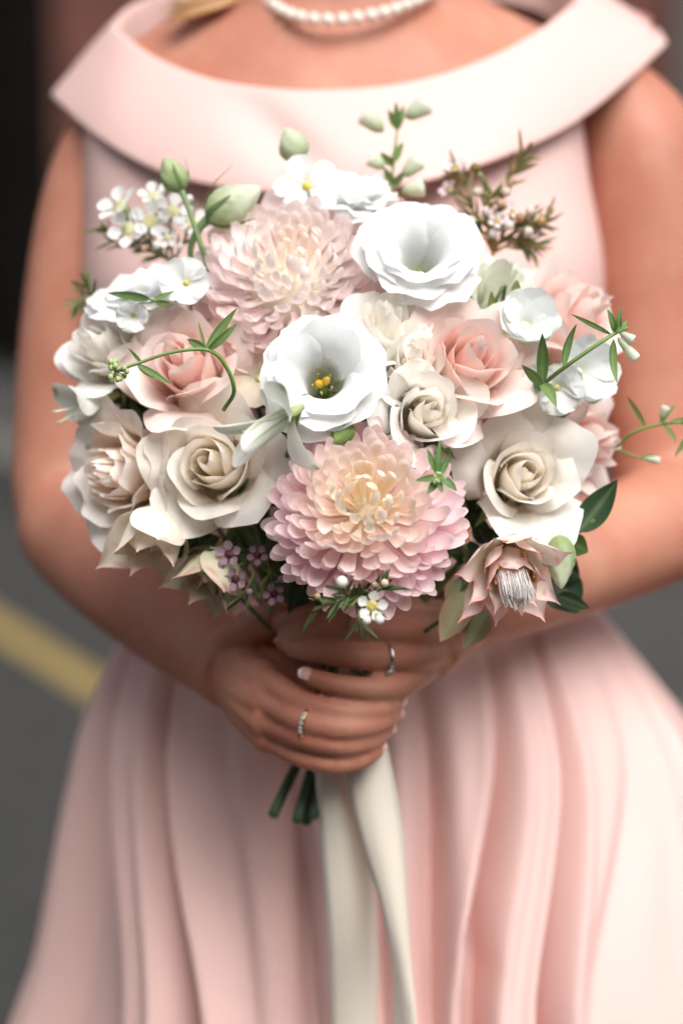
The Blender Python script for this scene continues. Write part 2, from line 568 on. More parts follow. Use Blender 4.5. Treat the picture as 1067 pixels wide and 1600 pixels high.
def simple_noise_mat(name, c1, c2, scale, rough=0.8, bump=0.3, dist=0.004, detail=6):
    m, nt, p = new_mat(name)
    co = nd(nt, 'ShaderNodeTexCoord')
    tx = nd(nt, 'ShaderNodeTexNoise'); tx.inputs['Scale'].default_value = scale; tx.inputs['Detail'].default_value = detail
    nt.links.new(co.outputs['Object'], tx.inputs['Vector'])
    cr = nd(nt, 'ShaderNodeValToRGB')
    cr.color_ramp.elements[0].position = .3; cr.color_ramp.elements[1].position = .7
    cr.color_ramp.elements[0].color = (*c1, 1); cr.color_ramp.elements[1].color = (*c2, 1)
    nt.links.new(tx.outputs[0], cr.inputs[0]); nt.links.new(cr.outputs[0], p.inputs['Base Color'])
    p.inputs['Roughness'].default_value = rough
    add_bump(nt, p, scale * 6, bump, dist, vec=co.outputs['Object'])
    return m

M_ASPH = simple_noise_mat('asphalt', (.019, .0195, .018), (.032, .032, .030), 9, .85)
M_PAVE = simple_noise_mat('paving_concrete', (.030, .029, .027), (.048, .046, .043), 3, .8)
M_KERB = simple_noise_mat('kerb_stone', (.10, .097, .09), (.15, .145, .13), 6, .7)
M_YEL = simple_noise_mat('yellow_paint', (.23, .165, .055), (.31, .225, .08), 14, .6)

def box(x0, x1, y0, y1, z0, z1):
    v = [(x, y, z) for z in (z0, z1) for y in (y0, y1) for x in (x0, x1)]
    f = [(0, 2, 3, 1), (4, 5, 7, 6), (0, 1, 5, 4), (2, 6, 7, 3), (0, 4, 6, 2), (1, 3, 7, 5)]
    return v, f

g = obj('road', mesh_from('road', [(-80, -80, 0), (80, -80, 0), (80, 80, 0), (-80, 80, 0)], [(0, 1, 2, 3)], M_ASPH, smooth_shade=False))
g['kind'] = 'structure'
LA, LB = ground_at(0, 982), ground_at(120, 1058)
ldir = (LB - LA).normalized(); ldir.z = 0
lper = Vector((-ldir.y, ldir.x, 0)).normalized()
if lper.x < 0: lper = -lper                       # towards the far pavement
def strip(a, b, w0, w1, z0, z1):
    A, B = LA + ldir * a, LA + ldir * b
    q = [A + lper * w0, B + lper * w0, B + lper * w1, A + lper * w1]
    v = [(p.x, p.y, z0) for p in q] + [(p.x, p.y, z1) for p in q]
    return v, [(0, 3, 2, 1), (4, 5, 6, 7), (0, 1, 5, 4), (1, 2, 6, 5), (2, 3, 7, 6), (3, 0, 4, 7)]
ym = obj('road_marking', mesh_from('road_marking', *strip(-30, 30, -.045, .045, .001, .005), M_YEL, smooth_shade=False))
ym['kind'] = 'structure'
kb = obj('kerb', mesh_from('kerb', *strip(-30, 30, .62, .77, -.1, .13), M_KERB, smooth_shade=False)); kb['kind'] = 'structure'
pv = obj('pavement', mesh_from('pavement', *strip(-30, 30, .77, 9.0, -.1, .126), M_PAVE, smooth_shade=False)); pv['kind'] = 'structure'

# dark shopfront and red brick wall across the street
M_BRICK, nt, p = new_mat('red_brick')
bt = nd(nt, 'ShaderNodeTexBrick')
bt.inputs['Color1'].default_value = (.13, .034, .02, 1); bt.inputs['Color2'].default_value = (.08, .022, .014, 1); bt.inputs['Mortar'].default_value = (.09, .06, .05, 1)
bt.inputs['Scale'].default_value = 1; bt.inputs['Mortar Size'].default_value = .006; bt.inputs['Brick Width'].default_value = .23; bt.inputs['Row Height'].default_value = .075
co = nd(nt, 'ShaderNodeTexCoord'); mp = nd(nt, 'ShaderNodeMapping'); mp.inputs['Rotation'].default_value = (math.radians(90), 0, 0)
nt.links.new(co.outputs['Object'], mp.inputs[0]); nt.links.new(mp.outputs[0], bt.inputs[0]); nt.links.new(bt.outputs[0], p.inputs['Base Color'])
p.inputs['Roughness'].default_value = .85
M_BLACK = simple_noise_mat('black_paint', (.004, .0035, .003), (.007, .006, .0055), 4, .7)
M_BLACK.node_tree.nodes['Principled BSDF'].inputs['Specular IOR Level'].default_value = .03
M_GREYP = simple_noise_mat('grey_render', (.07, .072, .066), (.10, .10, .092), 5, .8)
M_DGLASS, nt, p = new_mat('dark_glass'); p.inputs['Base Color'].default_value = (.006, .006, .006, 1); p.inputs['Roughness'].default_value = .35; p.inputs['Specular IOR Level'].default_value = .2
WY = 8.6
bd = thing('brick_building', 'red brick building with black shopfront behind the person across the street', 'building', Matrix.Translation((0, WY, 0)))
obj('wall', mesh_from('wall', *box(-1.16, 1.36, 0, .4, 0, 7), M_BRICK, smooth_shade=False), bd)
obj('wall', mesh_from('wall', *box(-14, 14, .02, .42, 3.2, 7.02), M_BRICK, smooth_shade=False), bd)
obj('wall', mesh_from('wall', *box(2.6, 14, .03, .43, 0, 3.2), M_BRICK, smooth_shade=False), bd)
obj('pilaster', mesh_from('pilaster', *box(1.362, 2.6, -.06, .34, 0, 3.3), M_GREYP, smooth_shade=False), bd)
sf = obj('shopfront', mesh_from('shopfront', *box(-14, -1.162, .5, .7, 0, 3.2), M_BLACK, smooth_shade=False), bd)
for k in range(5):
    x0 = -3.3 - 2.2 * k
    obj('window', mesh_from('window', *box(x0, x0 + 1.8, .47, .498, .5, 2.9), M_DGLASS, smooth_shade=False), sf)
obj('door', mesh_from('door', *box(-1.4, -1.164, .1, .49, 0, 3.19), M_BLACK, smooth_shade=False), bd)

# unseen terrace added behind the viewpoint to block low sky and shade the hands
b2 = thing('brick_building', 'added dark brick terrace, unseen behind the viewpoint, closing off the low sky', 'building', Matrix.Translation((0, -9.0, 0)))
obj('wall', mesh_from('wall', *box(-25, 25, -6, 0, 0, 6.8), M_BRICK, smooth_shade=False), b2)
obj('cornice', mesh_from('cornice', *box(-25, 25, .002, .25, 6.5, 6.85), M_GREYP, smooth_shade=False), b2)
for k in range(12):
    x0 = -22 + k * 3.8
    for z0 in (.9, 3.9):
        w_ = obj('window', mesh_from('window', *box(x0, x0 + 1.2, .004, .06, z0, z0 + 1.7), M_DGLASS, smooth_shade=False), b2)
        obj('sill', mesh_from('sill', *box(x0 - .1, x0 + 1.3, .004, .16, z0 - .12, z0 - .002), M_GREYP, smooth_shade=False), w_)
# ------------------------------------------------------------------ the person
M_SKIN, nt, p = new_mat('skin')
co = nd(nt, 'ShaderNodeTexCoord')
tx = nd(nt, 'ShaderNodeTexNoise'); tx.inputs['Scale'].default_value = 14; tx.inputs['Detail'].default_value = 5
nt.links.new(co.outputs['Object'], tx.inputs['Vector'])
cr = nd(nt, 'ShaderNodeValToRGB'); cr.color_ramp.elements[0].position = .3; cr.color_ramp.elements[1].position = .72
cr.color_ramp.elements[0].color = (*lin('a76a55'), 1); cr.color_ramp.elements[1].color = (*lin('c28a72'), 1)
nt.links.new(tx.outputs[0], cr.inputs[0])
fr = nd(nt, 'ShaderNodeTexNoise'); fr.inputs['Scale'].default_value = 160; fr.inputs['Detail'].default_value = 3
nt.links.new(co.outputs['Object'], fr.inputs['Vector'])
fm = nd(nt, 'ShaderNodeMapRange'); fm.inputs['From Min'].default_value = .56; fm.inputs['From Max'].default_value = .70; fm.inputs['To Max'].default_value = .18
nt.links.new(fr.outputs[0], fm.inputs['Value'])
mxs = nd(nt, 'ShaderNodeMix', data_type='RGBA')
nt.links.new(fm.outputs[0], mxs.inputs['Factor']); nt.links.new(cr.outputs[0], mxs.inputs['A'])
mxs.inputs['B'].default_value = (*lin('9c5a40'), 1)
rd = nd(nt, 'ShaderNodeTexNoise'); rd.inputs['Scale'].default_value = 30; rd.inputs['Detail'].default_value = 4
nt.links.new(co.outputs['Object'], rd.inputs['Vector'])
rm_ = nd(nt, 'ShaderNodeMapRange'); rm_.inputs['From Min'].default_value = .48; rm_.inputs['From Max'].default_value = .72; rm_.inputs['To Max'].default_value = .35
nt.links.new(rd.outputs[0], rm_.inputs['Value'])
mx2 = nd(nt, 'ShaderNodeMix', data_type='RGBA')
nt.links.new(rm_.outputs[0], mx2.inputs['Factor']); nt.links.new(mxs.outputs['Result'], mx2.inputs['A'])
mx2.inputs['B'].default_value = (*lin('b4614c'), 1)
nt.links.new(mx2.outputs['Result'], p.inputs['Base Color'])
p.inputs['Roughness'].default_value = .5
p.inputs['Specular IOR Level'].default_value = .35
p.inputs['Subsurface Weight'].default_value = .0
p.inputs['Subsurface Radius'].default_value = (1.0, .35, .2)
p.inputs['Subsurface Scale'].default_value = .008
add_bump(nt, p, 350, .25, .0006, vec=co.outputs['Object'])

M_SATIN, nt, p = new_mat('pink_satin')
p.inputs['Base Color'].default_value = (*lin('ddb9b2'), 1)
p.inputs['Roughness'].default_value = .5
p.inputs['Specular IOR Level'].default_value = .18
p.inputs['Sheen Weight'].default_value = .0
p.inputs['Sheen Roughness'].default_value = .4
p.inputs['Anisotropic'].default_value = .3
add_bump(nt, p, 900, .12, .0004)
M_CREAM, nt, p = new_mat('cream_satin')
p.inputs['Base Color'].default_value = (*lin('ece2d1'), 1)
p.inputs['Roughness'].default_value = .32
p.inputs['Specular IOR Level'].default_value = .5
p.inputs['Sheen Weight'].default_value = .15
add_bump(nt, p, 1200, .1, .0003)
M_HAIR, nt, p = new_mat('blonde_hair')
p.inputs['Base Color'].default_value = (*lin('b88a5a'), 1); p.inputs['Roughness'].default_value = .4
M_NAIL, nt, p = new_mat('nail'); p.inputs['Base Color'].default_value = (*lin('e2b3a2'), 1); p.inputs['Roughness'].default_value = .18
M_NAILW, nt, p = new_mat('nail_tip'); p.inputs['Base Color'].default_value = (*lin('f2e6de'), 1); p.inputs['Roughness'].default_value = .18
M_PEARL, nt, p = new_mat('pearl'); p.inputs['Base Color'].default_value = (*lin('e8ddd2'), 1); p.inputs['Roughness'].default_value = .22; p.inputs['Coat Weight'].default_value = .4
M_GOLD, nt, p = new_mat('gold'); p.inputs['Base Color'].default_value = (*lin('e0b468'), 1); p.inputs['Metallic'].default_value = 1; p.inputs['Roughness'].default_value = .2
M_SILVER, nt, p = new_mat('silver'); p.inputs['Base Color'].default_value = (*lin('dcd8d2'), 1); p.inputs['Metallic'].default_value = 1; p.inputs['Roughness'].default_value = .2
M_STONE, nt, p = new_mat('clear_stone'); p.inputs['Base Color'].default_value = (.9, .9, .92, 1); p.inputs['Roughness'].default_value = .05; p.inputs['Transmission Weight'].default_value = .6; p.inputs['IOR'].default_value = 2.2

PERSON = thing('person', 'person in a pale pink off shoulder satin dress holding the bouquet with both hands', 'person', Matrix.Translation((0.012, 0.33, 0)))
PINV = PERSON.matrix_world.inverted()
CX, CY = 0.012, 0.33
ROLL = math.radians(-3.6)
def roll(v, k=1.0):
    """the shoulders lean a little, rising towards the right of the picture"""
    v = Vector(v)
    c = Vector((CX, CY, 1.0))
    f = smooth(.95, 1.25, v.z) * k
    return c + Matrix.Rotation(ROLL * f, 3, 'Y') @ (v - c)

TORSO = [(.80, .175, .125, .0), (.90, .168, .118, .0), (.97, .146, .106, .0), (1.05, .155, .112, -.004), (1.13, .172, .124, -.012), (1.19, .176, .122, -.012),
         (1.25, .170, .105, -.004), (1.30, .168, .090, .004), (1.335, .145, .074, .010), (1.358, .105, .064, .014), (1.375, .070, .058, .016), (1.40, .057, .055, .014), (1.44, .054, .055, .008), (1.48, .054, .056, .0)]
def torso_at(z):
    for a, b in zip(TORSO, TORSO[1:]):
        if a[0] <= z <= b[0]:
            f = (z - a[0]) / (b[0] - a[0]); f = f * f * (3 - 2 * f) * .4 + f * .6
            return [lerp(x, y, f) for x, y in zip(a, b)]
    return list(TORSO[-1])
def ring_pt(z, a, grow=0.0):
    _, rx, ry, oy = torso_at(z)
    ca, sa = math.cos(a), math.sin(a)
    e = .88
    x = (rx + grow) * math.copysign(abs(ca) ** e, ca)
    y = (ry + grow) * math.copysign(abs(sa) ** e, sa)
    return roll((CX + x, CY + oy + y, z))
def loft(rows, closed=True, cap=False):
    n = len(rows[0]); V = [v for r in rows for v in r]; F = []
    for j in range(len(rows) - 1):
        for i in range(n if closed else n - 1):
            i2 = (i + 1) % n
            F.append((j * n + i, j * n + i2, (j + 1) * n + i2, (j + 1) * n + i))
    if cap:
        for base, flip in ((0, 1), ((len(rows) - 1) * n, 0)):
            V.append(sum((Vector(V[base + i]) for i in range(n)), Vector()) / n)
            for i in range(n):
                q = (len(V) - 1, base + i, base + (i + 1) % n)
                F.append(q[::-1] if flip else q)
    return V, F

parts = []
zs = [.80 + .68 * k / 40 for k in range(41)]
parts.append(loft([[ring_pt(z, 2 * math.pi * i / 40) for i in range(40)] for z in zs], cap=True))
hv, hf = sphere_data((CX + .012, CY - .012, 1.575), .078, 24, 18, 1.42)           # head
hv = [Vector((v.x, CY - .012 + (v.y - CY + .012) * 1.2, v.z)) for v in hv]
parts.append((hv, hf))
parts.append(smooth_tube([(CX + .012, CY - .105, 1.60, .008), (CX + .012, CY - .118, 1.57, .012), (CX + .012, CY - .10, 1.555, .010)], 6, 8))
parts.append(smooth_tube([(CX + .012, CY - .05, 1.50, .05), (CX + .012, CY - .075, 1.478, .03)], 5, 10))
# collar bones and the trapezius slopes
for s in (-1, 1):
    parts.append(([roll(v, 1) for v in smooth_tube([(CX + s * .018, CY - .058, 1.326, .006), (CX + s * .07, CY - .048, 1.334, .0075), (CX + s * .12, CY - .015, 1.330, .010)], 10, 8)[0]],
                  smooth_tube([(0, 0, 0, 1), (0, 0, 1, 1), (0, 0, 2, 1)], 10, 8)[1]))
    t = smooth_tube([(CX + s * .02, CY + .03, 1.43, .032), (CX + s * .075, CY + .02, 1.362, .034), (CX + s * .15, CY + .02, 1.318, .032)], 10, 10)
    parts.append(([roll(v) for v in t[0]], t[1]))

def chain(pts, n=14, seg=14, flat=1.0):
    return smooth_tube([tuple(at(*q[:3])) + (q[3],) for q in pts], n, seg, True, flat)
# arms
parts.append(chain([(235, 165, 1.735, .030), (188, 215, 1.738, .037), (156, 320, 1.738, .0425), (128, 500, 1.735, .0435), (112, 690, 1.732, .042), (108, 770, 1.725, .041), (108, 815, 1.718, .036)], 30, 20))
parts.append(chain([(100, 800, 1.715, .034), (118, 826, 1.695, .0405), (180, 885, 1.655, .0405), (268, 965, 1.605, .0345), (338, 1028, 1.555, .0265), (370, 1055, 1.53, .024)], 40, 20))
parts.append(chain([(880, 125, 1.735, .030), (950, 165, 1.74, .039), (1003, 260, 1.735, .047), (1015, 480, 1.735, .045), (1036, 680, 1.735, .042), (1050, 770, 1.728, .041), (1056, 810, 1.72, .036)], 30, 20))
parts.append(chain([(1075, 800, 1.71, .034), (1050, 812, 1.69, .041), (945, 858, 1.645, .0390), (835, 910, 1.585, .0325), (755, 948, 1.545, .0255), (725, 965, 1.53, .0225)], 40, 20))
# hands: metacarpals, fingers and thumbs; the left hand of the person lies above, the right one below
FINGERS = {
    'L_index': [(695, 960, 1.505, .0108), (640, 952, 1.476, .0106), (560, 950, 1.460, .0101), (480, 962, 1.463, .0092), (438, 976, 1.480, .0078)],
    'L_middle': [(697, 990, 1.500, .0108), (640, 988, 1.470, .0106), (560, 985, 1.454, .0102), (485, 990, 1.457, .0094), (442, 1004, 1.474, .0080)],
    'L_ring': [(690, 1018, 1.500, .0106), (640, 1028, 1.470, .0104), (570, 1027, 1.452, .0100), (500, 1018, 1.452, .0092), (452, 1012, 1.466, .0078)],
    'L_pinky': [(672, 1042, 1.503, .0098), (634, 1068, 1.470, .0094), (575, 1076, 1.449, .0089), (520, 1068, 1.443, .0080), (480, 1056, 1.446, .0066)],
    'R_index': [(418, 1062, 1.480, .0102), (465, 1092, 1.456, .0098), (530, 1112, 1.446, .0090), (590, 1110, 1.456, .0080), (622, 1096, 1.473, .0064)],
    'R_middle': [(420, 1098, 1.474, .0104), (470, 1124, 1.451, .0098), (535, 1138, 1.444, .0090), (590, 1130, 1.457, .0080), (618, 1116, 1.475, .0064)],
    'R_ring': [(424, 1132, 1.474, .0100), (476, 1152, 1.453, .0094), (535, 1164, 1.449, .0087), (580, 1156, 1.461, .0078), (606, 1140, 1.478, .0062)],
    'R_pinky': [(428, 1160, 1.480, .0092), (476, 1184, 1.461, .0086), (530, 1194, 1.455, .0080), (570, 1184, 1.462, .0072), (592, 1170, 1.472, .0058)],
}
for k, ch in FINGERS.items():
    ch = [(a, b, c, r * (.81 if i in (1, 2) else .80)) for i, (a, b, c, r) in enumerate(ch)]
    parts.append(chain(ch, 22, 12))
for k, (kx, ky, kd, kr) in [(k, v[0]) for k, v in FINGERS.items()]:
    if k[0] == 'L':
        parts.append(chain([(745, 955, 1.540, .015), ((745 + kx) / 2, (958 + ky) / 2, (1.535 + kd) / 2 - .003, .0150), (kx, ky, kd, kr * 1.12)], 8, 12))
    else:
        parts.append(chain([(352, 1040, 1.548, .016), ((352 + kx) / 2, (1046 + ky) / 2, (1.545 + kd) / 2 - .008, .0160), (kx, ky, kd, kr * 1.14)], 8, 12))
parts.append(chain([(355, 1020, 1.54, .016), (392, 985, 1.508, .0135), (435, 965, 1.492, .0108), (480, 955, 1.490, .0085)], 14, 12))
parts.append(chain([(372, 1035, 1.535, .017), (415, 1040, 1.512, .016), (458, 1048, 1.50, .014), (490, 1060, 1.497, .012)], 10, 12))
parts.append(chain([(735, 955, 1.545, .016), (680, 930, 1.555, .0125), (610, 930, 1.560, .0105), (560, 950, 1.562, .008)], 14, 12))
V, F = merge(*parts)
raw = bpy.data.meshes.new('body_raw'); raw.from_pydata([tuple(PINV @ Vector(v)) for v in V], [], F)
tmp = bpy.data.objects.new('body_raw', raw); COL.objects.link(tmp)
md = tmp.modifiers.new('r', 'REMESH'); md.mode = 'VOXEL'; md.voxel_size = .0019; md.use_smooth_shade = True
dg = bpy.context.evaluated_depsgraph_get()
body_me = bpy.data.meshes.new_from_object(tmp.evaluated_get(dg))
bpy.data.objects.remove(tmp); bpy.data.meshes.remove(raw)
body_me.name = 'body'
body_me.materials.clear(); body_me.materials.append(M_SKIN)
body_me.polygons.foreach_set('use_smooth', [True] * len(body_me.polygons))
# relax the surface: a little on the hands, more elsewhere
nv_ = len(body_me.vertices)
co_ = np.empty(nv_ * 3, dtype=np.float64); body_me.vertices.foreach_get('co', co_); co_ = co_.reshape(-1, 3)
ed = np.empty(len(body_me.edges) * 2, dtype=np.int64); body_me.edges.foreach_get('vertices', ed); ed = ed.reshape(-1, 2)
deg = np.bincount(ed.ravel(), minlength=nv_).astype(float)[:, None]
gl = np.array(PINV @ GRIP)
dist = np.linalg.norm((co_ - gl) * np.array([1, 1, 1]), axis=1)
wgt = np.clip((dist - .085) / .05, 0, 1)[:, None]
for it in range(34):
    sm_ = np.zeros_like(co_)
    for k in range(3):
        sm_[:, k] = np.bincount(ed[:, 0], co_[ed[:, 1], k], nv_) + np.bincount(ed[:, 1], co_[ed[:, 0], k], nv_)
    sm_ /= deg
    co_ += (sm_ - co_) * (.6 * (1.0 if it < 1 else wgt))
body_me.vertices.foreach_set('co', co_.ravel()); body_me.update()
obj('body', body_me, PERSON)

# finger nails with pale tips
def nail(key, W, L, turn=0.0, lift=.0):
    ch = [tuple(at(*q[:3])) + (q[3] * .80,) for q in FINGERS[key]]
    c = catmull(ch, 41)
    tip, back = Vector(c[40][:3]), Vector(c[36][:3])
    y = (tip - back).normalized()
    n = (-CF + CU * .5 + CR * turn); n = (n - y * n.dot(y)).normalized()
    x = y.cross(n)
    r = c[38][3]
    start = tip - y * (L - r * .75 - .0015) + n * (r * .90 + lift)
    m = Matrix((x, y, n)).transposed().to_4x4(); m.translation = start
    rnd = random.Random(3)
    v, f, c, u = strap_data(L, lambda t: W * math.sqrt(max(.05, 1 - abs(2 * t - 1) ** 4 * .9)), lambda t: lerp(.10, -.30, t), -.45, rnd, lambda t, u: (1, 1, 1), nu=7, nv=10)
    me = mesh_from('fingernail', [PINV @ (m @ Vector(q)) for q in v], f, M_NAIL); me.materials.append(M_NAILW)
    for i, pl in enumerate(me.polygons):
        if i // 6 >= 7: pl.material_index = 1
    obj('fingernail', me, PERSON)
nail('L_pinky', .0041, .0105)
nail('R_index', .0044, .0115, .5)
nail('R_middle', .0042, .0105, .5)
nail('R_ring', .0042, .0105, .5)
nail('R_pinky', .0040, .0100, .4)

# dress: bodice, wide folded collar, pleated skirt
def person_part(name, vf, mat, solid=0.0, sub=0):
    me = mesh_from(name, [PINV @ Vector(v) for v in vf[0]], vf[1], mat)
    o = obj(name, me, PERSON)
    if sub:
        s = o.modifiers.new('sub', 'SUBSURF'); s.levels = sub; s.render_levels = sub
    if solid:
        s = o.modifiers.new('solid', 'SOLIDIFY'); s.thickness = solid; s.offset = 1
    return o
rows = []
for k in range(26):
    z = .955 + (1.315 - .955) * k / 25
    rows.append([ring_pt(z, 2 * math.pi * i / 64, .006 + .0015 * noise.noise(Vector((math.cos(i / 64 * 6.283) * 2, math.sin(i / 64 * 6.283) * 2, z * 14)))) for i in range(64)])
person_part('bodice', loft(rows), M_SATIN, .002)
top = [(172, 40, 1.715), (236, 88, 1.668), (330, 124, 1.628), (440, 139, 1.605), (540, 139, 1.600), (640, 128, 1.605), (740, 100, 1.625), (835, 54, 1.655), (912, -4, 1.70),
       (860, -60, 1.775), (700, -80, 1.825), (540, -70, 1.835), (380, -45, 1.825), (220, 0, 1.775)]
bot = [(76, 148, 1.745), (150, 214, 1.660), (245, 268, 1.612), (350, 294, 1.585), (452, 303, 1.570), (560, 301, 1.566), (680, 280, 1.574), (795, 243, 1.600), (895, 195, 1.640), (985, 124, 1.69), (1046, 66, 1.745),
       (1000, 40, 1.82), (780, 60, 1.875), (540, 80, 1.89), (300, 100, 1.875), (120, 130, 1.82)]
def closed_loop(pts, n):
    w = [tuple(at(*q)) for q in pts]
    w3 = w[-2:] + w + w[:3]
    c = catmull(w3, (len(w3) - 1) * 24 + 1)[2 * 24:(2 + len(w)) * 24]
    P = [Vector(q) for q in c]
    # resample by arc length starting at the first control point (left shoulder)
    L = [0]
    for a, b in zip(P, P[1:] + P[:1]): L.append(L[-1] + (b - a).length)
    out = []
    for i in range(n):
        s = L[-1] * i / n
        k = max(j for j in range(len(L) - 1) if L[j] <= s)
        out.append(P[k].lerp(P[(k + 1) % len(P)], (s - L[k]) / max(1e-9, L[k + 1] - L[k])))
    return out
NC = 96
# the two rims are matched piece by piece: the front from shoulder to shoulder, then the back
def split_loop(pts, nf):
    w = [tuple(at(*q)) for q in pts]
    ext = w[-1:] + w + w[:1]
    front = catmull(w[:nf], 60)
    back = catmull(w[nf - 1:] + w[:1], 45)[1:-1]
    return [Vector(q) for q in front + back]
tl, bl = split_loop(top, 9), split_loop(bot, 11)
axis = Vector((CX + .01, CY + .01, 1.30))
rows = []
def outward(v, k, up=0.0):
    d = v - axis; d.z = 0
    return v + d.normalized() * k + Vector((0, 0, up))
rows.append([outward(v, -.012, -.035) for v in tl])
rows.append([outward(v, -.0055, -.004) for v in tl])
rows.append([outward(v, -.002, .0015) for v in tl])
N_ = len(tl)
for j, f in enumerate((.03, .1, .2, .32, .45, .58, .7, .82, .92, .98)):
    r = []
    for i in range(N_):
        b = tl[i].lerp(bl[i], f)
        s = i / N_
        ends = max(math.exp(-(min(s, 1 - s) / .05) ** 2), math.exp(-((s - 60 / N_) / .05) ** 2))
        puff = .006 * math.sin(math.pi * f) ** .8 * (1 - .9 * ends)
        dent = .009 * math.exp(-((s - .17 - .10 * f) / .03) ** 2) * math.sin(math.pi * f) + .006 * math.exp(-((s - .40 + .06 * f) / .035) ** 2) * math.sin(math.pi * f)
        r.append(outward(b, puff - dent))
    rows.append(r)
rows.append([outward(v, -.0008, -.001) for v in bl])
rows.append([outward(v, -.005, .001) for v in bl])
rows.append([outward(v, -.009, .010) for v in bl])
person_part('collar', loft(rows), M_SATIN, 0, 1)

VAL = [(118, 66, .030, .05), (200, 150, .016, .05), (268, 288, .050, .034), (352, 372, .010, .06), (440, 458, .022, .06), (560, 575, .02, .05), (645, 655, .030, .045),
       (768, 722, .040, .032), (842, 852, .044, .026), (925, 945, .008, .05), (1008, 1120, .040, .04)]
def skirt_shape(h):
    rx = .146 + .52 * h ** .92 if h < .12 else .146 + .52 * .12 ** .92 + (h - .12) * .36
    ry = .112 + .42 * h ** .9 if h < .12 else .112 + .42 * .12 ** .9 + (h - .12) * .36
    return rx, ry, CX + .17 * min(h, .3), CY - .01 * min(1, h * 5)
NS = 480
def valley_angle(px, h):
    rx, ry, cx, cy = skirt_shape(h)
    x = (px - 533.5) / 800 * TH * (1.70 if px < 150 or px > 950 else 1.62)
    return -math.acos(max(-.96, min(.96, (x - cx) / rx)))
VALLEYS = [(valley_angle(a_, .03), valley_angle(b_, .28), dep, sg) for a_, b_, dep, sg in VAL]
_rr = random.Random(5)
for k in range(11):
    q = .25 + k * .27 + _rr.uniform(-.06, .06)
    VALLEYS.append((q, q, _rr.uniform(.015, .04), _rr.uniform(.04, .07)))
VALLEYS.sort()
_c0 = [v[0] for v in VALLEYS]
_x0 = np.array([_c0[-1] - 2 * math.pi] + _c0 + [_c0[0] + 2 * math.pi])
def skirt_row(h, z):
    """every column of the cloth follows the folds as they fan out"""
    rx, ry, cx, cy = skirt_shape(h)
    amp = smooth(-.02, .22, h) * (1 + .6 * h)
    f = smooth(0, .30, h)
    cs = [lerp(v[0], v[1], f) for v in VALLEYS]
    x1 = np.array([cs[-1] - 2 * math.pi] + cs + [cs[0] + 2 * math.pi])
    row = []
    for i in range(NS):
        a0 = -math.pi + 2 * math.pi * i / NS
        a = float(np.interp(a0, _x0, x1))
        disp, sh = 0.0, 0.0
        for c, v in zip(cs, VALLEYS):
            dep, sg = v[2], v[3]
            dl = (a - c + math.pi) % (2 * math.pi) - math.pi
            if abs(dl) > .5: continue
            disp -= dep * math.exp(-(abs(dl) / sg) ** 1.6)
            disp += dep * .24 * math.exp(-((abs(dl) - sg * 2.2) / (sg * 1.1)) ** 2)
            sh += .5 * sg * math.exp(-(dl / (sg * 1.6)) ** 2) * (1 if c < -1.4 else -1)
        disp += .003 * noise.noise(Vector((math.cos(a) * 3, math.sin(a) * 3, z * 2)))
        a2 = a + sh * amp
        row.append(Vector((cx + (rx + disp * amp) * math.cos(a2), cy + (ry + disp * amp) * math.sin(a2), z)))
    return row
rows = [skirt_row(0, .990)]
for k in range(46):
    h = (k / 45) ** 1.25 * .965
    rows.append(skirt_row(h, .978 - h))
person_part('skirt', loft(rows), M_SATIN)

# hair: a cap of locks, a few falling behind the neck and over one shoulder
rnd = random.Random(9)
locks = []
for k in range(60):
    a = rnd.uniform(-.2, math.pi + .2)
    hx, hy = CX + .012 + math.cos(a) * .082, CY - .005 + math.sin(a) * .098
    z1 = rnd.uniform(1.36, 1.42)
    locks.append(smooth_tube([(CX + .012, CY + .01, 1.69, .012), (hx, hy, 1.63, .017), (hx * 1.02, hy + .012, 1.52, .016), (CX + (hx - CX) * .75, hy + .015, 1.44, .012), (CX + (hx - CX) * .7 + rnd.uniform(-.02, .02), hy + .02, z1, .004)], 12, 6, True, .5))
for k in range(26):
    y0 = rnd.uniform(-6, 34)
    dd = rnd.uniform(0, .02)
    locks.append(smooth_tube([tuple(at(470, -190, 1.76)) + (.006,), tuple(at(425 - 3 * k, -70 + y0 * .3, 1.745)) + (.006,), tuple(at(375, -22 + y0 * .5, 1.685 + dd * .6)) + (.004,),
                              tuple(at(325, -2 + y0 * .6, 1.672 + dd * .6)) + (.0028,), tuple(at(268 + rnd.uniform(-15, 35), 6 + y0 * .8, 1.668 + dd * .6)) + (.0008,)], 14, 6, True, .6))
v, f = merge(*locks)
obj('hair', mesh_from('hair', [PINV @ Vector(q) for q in v], f, M_HAIR), PERSON)

# pearl necklace, resting on the neck
c = [(395, -40, 1.705), (412, -8, 1.672), (440, 16, 1.650), (480, 29, 1.637), (530, 31, 1.632), (585, 23, 1.635), (630, 10, 1.645), (668, -8, 1.662), (690, -38, 1.69)]
cp = catmull([tuple(at(*q)) for q in c], 200)
cp = [Vector(q) for q in cp]
pn = thing('pearl_necklace', 'necklace of white pearls round the neck of the person in pink', 'necklace', Matrix.Translation(cp[100]))
pinv = pn.matrix_world.inverted()
pm = mesh_from('pearl', *sphere_data((0, 0, 0), .0046, 14, 10), M_PEARL)
L = 0; last = None
for a, b in zip(cp, cp[1:]):
    if last is None or L >= .0093:
        obj('pearl', pm, pn, Matrix.Translation(pinv @ a)); last = a; L = 0
    L += (b - a).length
v, f = tube_data([pinv @ q for q in cp[::6]], [.0006] * len(cp[::6]), 5)
obj('thread', mesh_from('thread', v, f, M_PEARL), pn)

